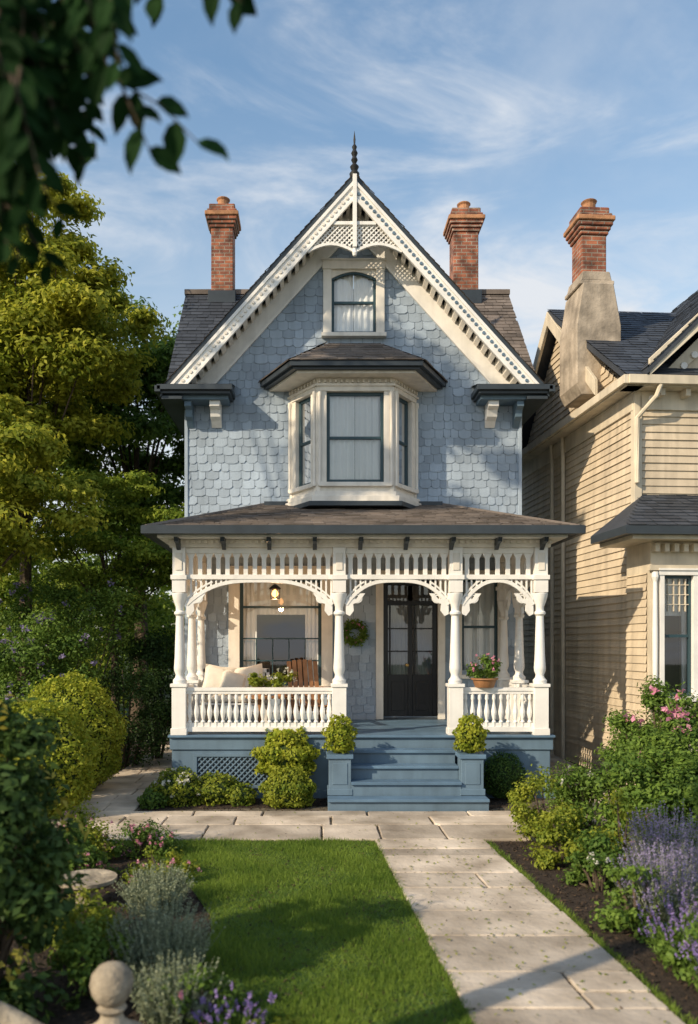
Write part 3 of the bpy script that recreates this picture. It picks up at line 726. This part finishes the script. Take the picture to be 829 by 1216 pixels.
box(mb,-.15,3,-.8,-.001,0,1.35,CREAMT); box(mb,-.15,3,-.8,-.001,3.5,3.86,CREAMT); box(mb,-.149,-.03,-.799,-.001,1.35,3.5,CREAMT); box(mb,.58,3,-.799,-.001,1.35,3.5,CREAMT)
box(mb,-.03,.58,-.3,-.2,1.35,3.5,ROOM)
window(mb,.04,.50,1.5,3.35,.07,.045,-.8,2,1,'side',WHITE,SASH)
for zz in (2.9,3.05,3.2): box(mb,.085,.455,-.79,-.76,zz,zz+.012,CREAMT)
for k in range(1,5): box(mb,.04+k*.092-.006,.04+k*.092+.006,-.788,-.762,2.8,3.3,CREAMT)
for xx in (-.10,.62,.72): lathe(mb,[(.05,1.4),(.055,1.46),(.035,1.5),(.042,2.4),(.032,3.25),(.055,3.32),(.05,3.4)],xx,-.84,WHITE,10)
box(mb,-.24,3,-.92,-.8,1.32,1.4,CREAMT); box(mb,-.2,3,-.88,-.8,3.42,3.5,CREAMT)
siding(mb,(-.15,-.8,0),(1,0,0),(0,-1,0),0,1.28,lambda z:[(.1,3)],.125,CREAM)
siding(mb,(-.15,-.02,0),(0,-1,0),(-1,0,0),0,3.4,lambda z:[(0,.68)],.125,CREAM)
window(mb,.98,1.5,1.5,3.35,.09,.045,-.8,2,1,'full',CREAMT,SASH)
for k in range(20): box(mb,-.14+k*.15,-.07+k*.15,-.93,-.8,3.7,3.82,CREAMT)
box(mb,-.6,3.1,-1.15,-.0,3.86,3.92,CREAMT); box(mb,-.75,3.2,-1.25,-.0,3.92,4.04,GUT)
vv=[(-.75,-1.25,4.04),(3.2,-1.25,4.04),(2.9,0,4.72),(.1,0,4.72),(-.75,0,4.04)]
mb.add(vv,[(0,1,2,3),(0,3,4)],SLATE); plane_sh(mb,vv[0],vv[1],vv[2],vv[3],SLATE,.14,.24)
mb.obj('bay_window',Nh,fix=False)

# ================================================================ GROUND
def sheet(name,poly,z,mt,parent=None):
    mb=MB(); mb.add([(x,y,z) for x,y in poly],[tuple(range(len(poly)))],mt); return mb.obj(name,parent)
sheet('ground',[(-300,-60),(300,-60),(300,500),(-300,500)],0,GROUND)
sheet('garden_bed_soil',[(-7,-2),(8,-2),(8,19),(-7,19)],.006,MULCH)
lb=LB(); n=16000; P=np.stack([rng.uniform(-3.2,4.6,n),rng.uniform(3,12,n),rng.uniform(.01,.03,n)],1); lb.leaves(P,rdir(n)*.6+np.array([0,0,1]),.045,.018,0)
lb.obj('mulch_chips',[mat('bark_chip',(.06,.038,.022),.95,.4,10,island=.6)])
pl=lambda D:.70+(9.3-D)*.056
lawn=[(-2.35,9.28),(-1.95,8.9),(-1.46,8.09),(-1.15,7.5),(-1.0,7.1),(-.86,6.7),(-.80,6.3),(-.84,5.95),(-.75,5.6),(-.55,5.2),(-.3,4.85),(-.1,4.3),(.1,3.6),(.3,2.8)]+[(pl(D)-.02,D) for D in (2.8,4,6,8,9.28)]
sheet('lawn',lawn,.016,GRASSG)
LP=np.array(lawn)
def inside(x,y):
    r=np.zeros(len(x),bool); j=len(LP)-1
    for i in range(len(LP)):
        xi,yi=LP[i];xj,yj=LP[j]
        c=((yi>y)!=(yj>y))&(x<(xj-xi)*(y-yi)/(yj-yi+1e-12)+xi); r^=c; j=i
    return r
n=200000; x=rng.uniform(-2.4,1.2,n); y=2.8+(9.3-2.8)*rng.uniform(0,1,n)**1.15; m=inside(x,y); x,y=x[m],y[m]; n=len(x)
A=np.stack([x,y,np.full(n,.012)],1); hgt=rng.uniform(.02,.05,n)*(1+.35*np.sin(x*5+2*np.sin(y*3)))
Bt=A+np.stack([rng.normal(size=n)*.015,rng.normal(size=n)*.015,hgt],1); lb=LB(); lb.blades(A,Bt,.006,0); lb.obj('lawn_grass',[GRASS])
def stone(mb,q,z=.035):
    q=[Vector(p) for p in q]; c=sum(q,Vector((0,0)))/4; g=.010
    def sh(p,d): v=(c-p); return p+v.normalized()*d
    o=[sh(p,g*random.uniform(.8,1.5)) for p in q]
    out=[]
    for i in range(4):
        a=o[i];b=o[(i+1)%4]; out.append(a.lerp(b,.05)); 
        for t in (.3,.65): out.append(a.lerp(b,t)+(c-a.lerp(b,t)).normalized()*random.uniform(-.003,.007))
        out.append(a.lerp(b,.95))
    zz=z+random.uniform(-.004,.004); n=len(out)
    vs=[(p.x,p.y,0.0) for p in out]+[(p.x,p.y,zz-.01) for p in out]+[(sh(p,.010).x,sh(p,.010).y,zz) for p in out]
    fs=[(i,(i+1)%n,n+(i+1)%n,n+i) for i in range(n)]+[(n+i,n+(i+1)%n,2*n+(i+1)%n,2*n+i) for i in range(n)]+[tuple(range(2*n,3*n))]
    mb.add(vs,fs,STONE)
def patch(mb,x0,x1,y0,y1,w,h,shear=lambda y:0):
    y=y0
    while y<y1-.05:
        hh=h*random.uniform(.7,1.4); 
        if y1-(y+hh)<h*.5: hh=y1-y
        yn=y+hh; x=x0; 
        while x<x1-.02:
            ww=w*random.uniform(.5,1.6)
            if x1-(x+ww)<w*.42: ww=x1-x
            xn=x+ww; j=lambda:random.uniform(-.008,.008)
            if random.random()<.22 and hh>.55 and ww>.4:
                ym=y+hh*random.uniform(.4,.6)
                for a_,b_ in ((y,ym),(ym,yn)): stone(mb,[(x+shear(a_)+j(),a_),(xn+shear(a_)+j(),a_),(xn+shear(b_)+j(),b_),(x+shear(b_)+j(),b_)])
            else: stone(mb,[(x+shear(y)+j(),y),(xn+shear(y)+j(),y),(xn+shear(yn)+j(),yn),(x+shear(yn)+j(),yn)])
            x=xn
        y=yn
sheet('path_bedding',[(pl(1.5),1.5),(pl(1.5)+1.29,1.5),(pl(9.3)+1.29,9.3),(2.75,9.6),(2.75,10.0),(4.95,10.3),(4.95,18),(3.6,18),(3.6,11.9),(2.5,11.1),(.3,11.3),(-2.4,10.95),(-2.4,18),(-3.5,18),(-3.5,9.9),(-3.0,9.3),(pl(9.3),9.3)],.011,JOINT)
mb=MB()
patch(mb,0,1.29,1.5,9.28,.85,.62,lambda y:pl(y)); 
patch(mb,-2.95,2.7,9.3,10.05,.9,.75); patch(mb,-2.95,2.7,10.06,10.86,.9,.4)
patch(mb,-3.45,-2.45,10.87,18,.5,.6); patch(mb,-3.45,-2.96,9.9,10.86,.5,.5)
patch(mb,3.6,4.95,10.9,18,.6,.6); patch(mb,2.71,4.95,10.2,10.88,.7,.6)
mb.obj('flagstone_path')
# fallen leaves and moss tufts in the joints
lb=LB(); n=420; D=rng.uniform(3.2,10.8,n); X=np.where(D>9.3,rng.uniform(-2.9,2.7,n),.70+(9.3-D)*.056+rng.uniform(0,1.29,n))
P=np.stack([X,D,np.full(n,.046)],1); lb.leaves(P,rdir(n)*.25+np.array([0,0,1]),.035,.02,0); lb.obj('fallen_leaves',[L_YG])
n=6000; D=rng.uniform(2.5,9.2,n); sd_=rng.integers(0,2,n); X=.70+(9.3-D)*.056+np.where(sd_==0,-.01,1.30)+rng.normal(size=n)*.018
A=np.stack([X,D,np.full(n,.01)],1); lb=LB(); lb.blades(A,A+np.stack([rng.normal(size=n)*.02,rng.normal(size=n)*.02,rng.uniform(.02,.06,n)],1),.006,0); lb.obj('path_edge_grass',[GRASS])

# ================================================================ PLANTING
shrub('round_topiary',(-3.78,12.4,.85),(.78,.76,.9),14000,.06,L_CHART,.06)
shrub('round_topiary',(-3.62,10.6,.72),(.68,.66,.78),12000,.06,L_CHART,.06)
shrub('boxwood_ball',(2.82,11.9,.33),(.32,.32,.34),4500,.035,L_BOX,.05)
shrub('golden_shrub',(-.40,11.9,.64),(.42,.36,.34),3800,.075,L_CHART,.14)
shrub('golden_shrub',(-.35,11.3,.24),(.36,.32,.28),3600,.055,L_YG,.08)
shrub('white_flowering_shrub',(-1.95,11.5,.2),(.36,.32,.28),2600,.05,L_YG,.12,(F_WHITE,40,.04))
shrub('low_evergreen_shrub',(-1.42,11.6,.17),(.38,.3,.22),2600,.05,L_YG,.12)
shrub('low_evergreen_shrub',(-2.25,11.3,.10),(.2,.25,.15),1100,.05,L_MID,.1)
shrub('low_evergreen_shrub',(-1.05,11.5,.12),(.22,.25,.17),1100,.05,L_YG,.1)
def mass(name,c,r,nc,cr,nl,leaf,mt,fl=None,flat=.8):
    e=empty(name); lb=LB(); P,N,cc=clumped(c,r,nc,cr,nl,flat,.02); lb.leaves(P,N,leaf,leaf*.55,0); mats=[mt]
    if fl:
        fm,nf,fs=fl; mats.append(fm); k=rng.integers(0,len(P),nf*4); q=P[k]; q=q[q[:,1]<c[1]][:nf]; q=q+np.array([0,-cr*.25,cr*.3])
        S=np.repeat(q,10,0)+rng.normal(size=(len(q)*10,3))*fs*.33; lb.leaves(S,rdir(len(S)),fs*.8,fs*.65,1)
    lb.obj('foliage',mats,e)
    mb=MB()
    for p in cc[:18]:
        tube(mb,[(c[0]+(p[0]-c[0])*.2,c[1]+(p[1]-c[1])*.2,-.05),((c[0]+p[0])/2,(c[1]+p[1])/2,p[2]*.5),tuple(p)],[.02,.014,.006],BARK,5)
    mb.obj('branches',e); return e
mass('dark_hedge',(-3.5,15.0,.9),(.8,.9,1.0),40,.35,11000,.06,L_DARK)
mass('dark_hedge',(-5.6,14.0,1.2),(1.3,.9,1.2),40,.45,13000,.07,L_MID)
mass('hydrangea_bush',(-4.6,13.7,1.9),(.9,.6,.8),36,.32,12000,.07,L_MID,(F_LAV,40,.085))
mass('lilac_bush',(-4.6,15.2,2.9),(1.3,.8,.8),36,.36,12000,.07,L_MID,(F_LAV,26,.09))
mass('rhododendron_bush',(-3.1,15.9,1.7),(.6,.6,1.0),26,.32,8000,.07,L_DARK)
mass('leafy_shrub',(-4.9,10.4,1.1),(.8,.8,1.2),36,.3,11000,.06,L_YG)
mass('leafy_shrub',(-3.45,8.0,.75),(.45,.5,.6),30,.24,7000,.055,L_YG)
mass('tall_hedge',(-8.2,24.5,2.6),(5.2,1.0,3.0),120,.8,26000,.17,L_GOLD2)
tree('golden_locust_tree',(-6.2,17.0),7,[((-5.8,16.5,9.0),(2.6,1.8,2.7),130,.5,74000),((-6.9,15.4,6.4),(2.1,1.4,1.7),56,.45,30000)],L_GOLD,.13,.15,.45,.55)
tree('chartreuse_maple_tree',(-6.3,13.6),4,[((-5.9,13.6,4.9),(2.1,1.2,1.5),66,.42,36000)],L_GOLD,.105,.1,.45,.55)
tree('japanese_maple_tree',(-4.2,16.6),4,[((-3.9,16.2,4.5),(1.8,1.2,1.5),60,.4,36000)],L_GOLD2,.09,.09,.35,.55)
tree('beech_tree',(-4.6,21),8,[((-4.6,20.8,7.6),(2.4,1.8,3.9),100,.64,52000)],L_MID,.15,.18,.55,.6)
tree('green_ash_tree',(-8.8,20),8,[((-8.2,20,8.2),(3.0,2.0,4.6),96,.78,50000)],L_GOLD2,.17,.18,.55,.6)
tree('garden_tree',(5.4,24),7,[((5.2,24,5.4),(1.8,1.8,2.4),36,.7,16000)],L_MID,.14,.18,.6)
# tall tree added out of view to dapple the facade
tree('unseen_dapple_tree',(-9.2,7.2),11,[((-8.2,7.2,12.4),(2.1,2.1,2.0),18,.5,3800)],L_MID,.24,.18,.6,.8)
lb=LB(); 
for k in range(26):
    x0=-34+k*2.7+rng.uniform(-1,1); y0=rng.uniform(30,42); h=rng.uniform(6,10)
    P,N,_=clumped((x0,y0,h*.5),(2.4,2,h*.5),24,1.1,2300,.8,0); lb.leaves(P,N,.38,.25,int(rng.integers(0,2)))
lb.obj('distant_trees',[L_MID,L_GOLD2])
e=empty('camellia_shrub'); lb=LB(); P,N,cc=clumped((-2.02,4.9,.9),(.5,.6,.95),70,.18,12000,.9,.02); lb.leaves(P,N,.075,.04,0)
P2,N2,_=clumped((-2.02,4.9,1.0),(.56,.62,.95),60,.14,420,.9,.3); lb.leaves(P2,N2,.07,.04,1)
lb.obj('foliage',[L_DARK,leafmat('yellowing_leaves',(.38,.32,.04),(.55,.48,.1),4,.3)],e); mb=MB()
for p in cc[:26]: tube(mb,[(-2.02,4.9,-.05),((p[0]-2.02)/2,(p[1]+4.9)/2,p[2]*.6),tuple(p)],[.03,.018,.006],BARK,5)
mb.obj('branches',e)
def spikes(name,c,r,n,h,sm,fm,fr=.35,fl=.02,lean=.25):
    lb=LB(); a=rng.uniform(0,2*np.pi,n); q=np.sqrt(rng.uniform(0,1,n)); A=np.stack([c[0]+q*np.cos(a)*r[0]*.6,c[1]+q*np.sin(a)*r[1]*.6,np.full(n,.0)],1)
    hh=h*rng.uniform(.55,1.1,n)*(1-.25*q); D=np.stack([q*np.cos(a)*r[0]*.9*lean*2,q*np.sin(a)*r[1]*.9*lean*2,hh],1)+rng.normal(size=(n,3))*np.array([.04,.04,0])
    Bp=A+D; lb.blades(A,Bp,.006,0)
    for k in range(7):
        t=1-fr*k/7; P=A+D*t+rng.normal(size=(n,3))*.004; lb.leaves(P,rdir(n),fl,fl*.7,1)
    m=int(n*9); k=rng.integers(0,n,m); t=rng.uniform(.05,.7,(m,1)); P=A[k]+D[k]*t+rng.normal(size=(m,3))*.014; lb.leaves(P,rdir(m),.05,.012,0,tdir=D[k]/h)
    return lb.obj(name,[sm,fm])
spikes('silver_sage_plant',(-1.05,5.5),(.34,.4),520,.55,L_SILV,L_SILV)
spikes('silver_sage_plant',(-1.35,6.9),(.3,.35),400,.4,L_SILV,L_SILV)
spikes('silver_sage_plant',(-.85,4.85),(.25,.25),300,.42,L_SILV,L_SILV)
spikes('catmint_plant',(-.45,4.55),(.22,.2),60,.34,L_MID,F_PURP,.13,.024)
spikes('lavender_plant',(.12,4.15),(.28,.2),110,.22,L_SILV,F_LAV,.25)
spikes('lavender_plant',(2.95,6.6),(.42,.45),520,.66,L_SILV,F_LAV,.22,.022)
spikes('lavender_plant',(3.4,7.6),(.42,.4),420,.78,L_SILV,F_LAV,.25,.022)
spikes('salvia_plant',(2.66,5.7),(.26,.35),150,.5,L_MID,F_PURP,.18,.022)
spikes('salvia_plant',(2.66,5.1),(.26,.3),120,.42,L_MID,F_PURP,.18,.022)
def low(name,c,r,n,leaf,mt,fl=None): return mass(name,(c[0],c[1],r[2]*.55),r,22,min(r)*.38,n,leaf,mt,fl)
low('heather_plant',(-1.85,8.7),(.36,.3,.28),3000,.04,L_MID,(F_PINK,34,.03))
low('heather_plant',(-2.5,8.6),(.4,.35,.34),3400,.045,L_YG,(F_PINK,16,.03))
low('pink_flowering_plant',(-1.45,7.7),(.3,.28,.2),2600,.04,L_YG,(F_PINK,18,.028))
low('perennial_plant',(-2.3,7.7),(.4,.35,.35),3500,.05,L_MID,(F_PINK,14,.03))
low('perennial_plant',(-1.75,6.1),(.3,.35,.3),2600,.05,L_YG)
low('perennial_plant',(-1.5,5.3),(.25,.3,.3),2400,.05,L_MID)
low('perennial_plant',(-.62,4.8),(.28,.22,.22),2200,.045,L_MID,(F_PINK,7,.035))
low('perennial_plant',(-.25,4.3),(.3,.25,.16),2000,.045,L_YG)
low('green_mound_plant',(2.70,9.3),(.42,.4,.52),6000,.05,L_YG)
low('green_mound_plant',(2.66,8.3),(.32,.36,.44),5000,.05,L_YG)
low('fern_mound_plant',(3.55,9.3),(.55,.5,.6),7000,.07,L_MID)
low('fern_mound_plant',(4.3,8.9),(.6,.5,.7),7000,.07,L_MID,(F_PURP,8,.04))
low('geranium_plant',(2.68,7.5),(.3,.3,.3),3000,.045,L_MID,(F_WHITE,9,.03))
low('geranium_plant',(3.2,8.3),(.4,.35,.5),3800,.05,L_YG,(F_PINK,9,.035))
low('dark_perennial_plant',(3.9,7.9),(.5,.5,.6),5000,.06,L_MID)
low('dark_perennial_plant',(2.60,6.4),(.26,.35,.34),3200,.05,L_MID)
low('dark_perennial_plant',(2.62,5.4),(.24,.4,.3),3200,.05,L_MID)
low('dark_perennial_plant',(3.2,5.7),(.45,.5,.45),5000,.06,L_MID,(F_PURP,8,.03))
mass('rose_bush',(4.75,10.9,1.05),(.75,.55,.75),50,.24,14000,.06,L_MID,(F_PINK,17,.095))
mass('rose_bush',(4.35,9.8,.75),(.6,.5,.5),40,.22,9000,.06,L_MID,(F_PINK,8,.085))
mass('white_rose_bush',(3.55,10.6,.35),(.35,.3,.33),20,.2,4500,.05,L_MID,(F_WHITE,8,.045))
mb=MB(); lathe(mb,[(.16,0),(.16,.16),(.19,.18),(.19,.25),(.12,.29),(.07,.33),(.055,.37),(.08,.4),(.055,.42),(.08,.44),(.105,.48),(.115,.53),(.105,.58),(.07,.62),(.02,.64)],0,0,GSTONE,20)
o=mb.obj('stone_ball_finial',smooth=True); o.location=(-1.07,4.25,-.03)
mb=MB(); box(mb,-.4,-.12,-.08,.08,0,.2,GSTONE); tube(mb,[(-.75,0,.42),(-.55,0,.33),(-.35,0,.22),(-.15,0,.2)],[.07,.07,.07,.08],GSTONE,10)
o=mb.obj('stone_garden_edging',smooth=True); o.location=(-1.07,4.2,0)
mb=MB(); lathe(mb,[(.12,0),(.1,.08),(.08,.14),(.2,.2),(.26,.23),(.26,.26),(.2,.25),(.05,.23)],0,0,GSTONE,20); o=mb.obj('stone_birdbath',smooth=True); o.location=(-1.98,7.0,0)
# overhanging tree at the left of the viewpoint
e=empty('overhanging_cherry_tree'); mb=MB()
tube(mb,[(-2.5,2.5,-.1),(-2.45,2.5,1.6),(-2.3,2.5,3.2),(-2.0,2.5,4.6),(-1.6,2.5,5.6)],[.17,.13,.11,.08,.04],BARK,10)
lf=MB()
def bigleaf(p,d,n,L,W):
    d=d.normalized(); s=d.cross(n)
    if s.length<1e-3: return
    s.normalize(); n=s.cross(d)
    prof=[(0,0),(.15,.3),(.4,.5),(.7,.38),(.9,.14),(1,0)]
    c=[p+d*L*t-n*L*.18*t*t for t,_ in prof]
    l=[c[i]+s*W*prof[i][1]+n*W*.12 for i in range(1,5)]; r=[c[i]-s*W*prof[i][1]+n*W*.12 for i in range(1,5)]
    vs=c+l+r
    fs=[(0,1,6),(1,2,7,6),(2,3,8,7),(3,4,9,8),(4,5,9),(0,10,1),(1,10,11,2),(2,11,12,3),(3,12,13,4),(4,13,5)]
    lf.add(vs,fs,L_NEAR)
def twig(pts,nl,L=.1):
    pts=[Vector(p) for p in pts]; tube(mb,pts,[.006-.004*i/(len(pts)-1) for i in range(len(pts))],BARK,5)
    for k in range(nl):
        t=(k+.7)/nl*(len(pts)-1); i=min(int(t),len(pts)-2); p=pts[i].lerp(pts[i+1],t-i); d=(pts[i+1]-pts[i]).normalized()
        side=d.cross(Vector((0,1,0)))*(1 if k%2 else -1)+Vector((random.uniform(-.3,.3),random.uniform(-.5,.5),random.uniform(-.4,.1)))
        dd=(side+d*.6+Vector((0,0,-.5)))
        bigleaf(p,dd,Vector((random.uniform(-.5,.5),-1,random.uniform(-.2,.9))),L*random.uniform(.7,1.2),L*.52*random.uniform(.8,1.2))
def limb(p0,p1,r0,r1):
    p0,p1=Vector(p0),Vector(p1); tube(mb,[p0,p0.lerp(p1,.5)+Vector((0,0,.08)),p1],[r0,(r0+r1)/2,r1],BARK,7)
limb((-2.2,2.5,3.9),(-1.0,2.35,4.2),.05,.015); limb((-1.0,2.35,4.2),(-.1,2.3,4.38),.015,.005); limb((-2.3,2.5,3.3),(-1.15,2.5,3.7),.045,.012)
cnt=0
while cnt<150:
    x0=rng.uniform(-1.4,-.3); zt=rng.uniform(3.75,4.5); y0=rng.uniform(2.1,2.9)
    k_=2.3/y0; X=x0*k_; Z=2.3+(zt-2.3)*k_
    # dense upper left, thinning to the right and downward
    if (X+.95)*1.5+(4.25-Z)*.75>.62*rng.uniform(.7,1.15): continue
    ln=rng.uniform(.16,.3); dx=rng.uniform(-.06,.16); cnt+=1
    twig([(x0,y0,zt),(x0+dx*.4,y0,zt-ln*.35),(x0+dx,y0+.02,zt-ln)],7,.10)
twig([(-.85,2.35,4.05),(-.7,2.33,3.97),(-.56,2.32,3.93),(-.44,2.32,3.86),(-.32,2.32,3.74)],8,.13)
twig([(-.56,2.32,3.93),(-.52,2.32,3.84),(-.47,2.32,3.72)],4,.12)
twig([(-.45,2.3,4.34),(-.33,2.3,4.26),(-.2,2.3,4.14)],7,.12)
twig([(-.75,2.3,4.28),(-.6,2.3,4.2),(-.45,2.3,4.16)],7,.10)
twig([(-1.1,2.4,3.8),(-.95,2.4,3.65),(-.88,2.4,3.45)],9,.1)
twig([(-1.05,2.5,3.95),(-.88,2.5,3.8),(-.78,2.5,3.62)],9,.1)
mb.obj('trunk_and_limbs',e,smooth=True); lf.obj('hanging_leaves',e,fix=False)
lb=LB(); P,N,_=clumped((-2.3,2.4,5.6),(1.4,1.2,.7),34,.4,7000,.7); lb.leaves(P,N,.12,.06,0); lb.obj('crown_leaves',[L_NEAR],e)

# ================================================================ LIGHT / SKY / CAMERA
el,az_=R(29),math.atan2(-.82,-.62)
sd=Vector((math.sin(az_)*math.cos(el),math.cos(az_)*math.cos(el),math.sin(el)))
s=bpy.data.lights.new('sun','SUN'); s.energy=5.0; s.angle=R(.6); s.color=(1,.83,.60)
so=bpy.data.objects.new('sun',s); sc.collection.objects.link(so); so.rotation_euler=sd.to_track_quat('Z','Y').to_euler()
w=bpy.data.worlds.new('World'); sc.world=w; w.use_nodes=True; t=w.node_tree; bg=t.nodes['Background']; bg.inputs[1].default_value=.15
sk=t.nodes.new('ShaderNodeTexSky'); sk.sky_type='NISHITA'; sk.sun_disc=False; sk.sun_elevation=el; sk.sun_rotation=az_ % (2*math.pi); sk.ozone_density=1.6; sk.dust_density=.7; sk.air_density=1.5
tc=t.nodes.new('ShaderNodeTexCoord')
def noise(rot,scl,loc,s,det,dist,lo,hi,mx_):
    mp=t.nodes.new('ShaderNodeMapping'); mp.inputs['Rotation'].default_value=rot; mp.inputs['Scale'].default_value=scl; mp.inputs['Location'].default_value=loc; t.links.new(tc.outputs['Generated'],mp.inputs[0])
    no=t.nodes.new('ShaderNodeTexNoise'); no.inputs['Scale'].default_value=s; no.inputs['Detail'].default_value=det; no.inputs['Roughness'].default_value=.6; no.inputs['Distortion'].default_value=dist; t.links.new(mp.outputs[0],no.inputs['Vector'])
    mr=t.nodes.new('ShaderNodeMapRange'); mr.interpolation_type='SMOOTHSTEP'; mr.inputs[1].default_value=lo; mr.inputs[2].default_value=hi; mr.inputs[4].default_value=mx_; t.links.new(no.outputs[0],mr.inputs[0]); return mr.outputs[0]
a1=noise((0,R(36),0),(1.0,1.0,3.8),(.7,.2,.9),2.4,10,.7,.46,.74,.9)
a2=noise((0,0,0),(1,1,1.6),(3.1,.4,.2),1.6,7,.3,.44,.78,.45)
ad=t.nodes.new('ShaderNodeMath'); t.links.new(a1,ad.inputs[0]); t.links.new(a2,ad.inputs[1])
sp=t.nodes.new('ShaderNodeSeparateXYZ'); t.links.new(tc.outputs['Generated'],sp.inputs[0])
hz=t.nodes.new('ShaderNodeMapRange'); hz.interpolation_type='SMOOTHSTEP'; hz.inputs[1].default_value=.1; hz.inputs[2].default_value=.62; hz.inputs[3].default_value=.6; hz.inputs[4].default_value=.03; t.links.new(sp.outputs[2],hz.inputs[0])
ad2=t.nodes.new('ShaderNodeMath'); ad2.use_clamp=True; t.links.new(hz.outputs[0],ad2.inputs[1]); t.links.new(ad.outputs[0],ad2.inputs[0])
hs=t.nodes.new('ShaderNodeHueSaturation'); hs.inputs['Saturation'].default_value=1.15; hs.inputs['Value'].default_value=1.2; t.links.new(sk.outputs[0],hs.inputs['Color'])
mx=t.nodes.new('ShaderNodeMix'); mx.data_type='RGBA'; t.links.new(ad2.outputs[0],mx.inputs[0]); t.links.new(hs.outputs[0],mx.inputs[6]); mx.inputs[7].default_value=(5.2,5.45,5.8,1)
t.links.new(mx.outputs[2],bg.inputs[0])
cd=bpy.data.cameras.new('camera'); co=bpy.data.objects.new('camera',cd); sc.collection.objects.link(co)
co.location=(0,0,2.3); co.rotation_euler=(R(90),0,0); cd.sensor_width=36; cd.lens=28.12; cd.shift_x=.035; cd.shift_y=.129
cd.clip_end=2000; cd.dof.use_dof=True; cd.dof.focus_distance=13; cd.dof.aperture_fstop=1.1
sc.camera=co
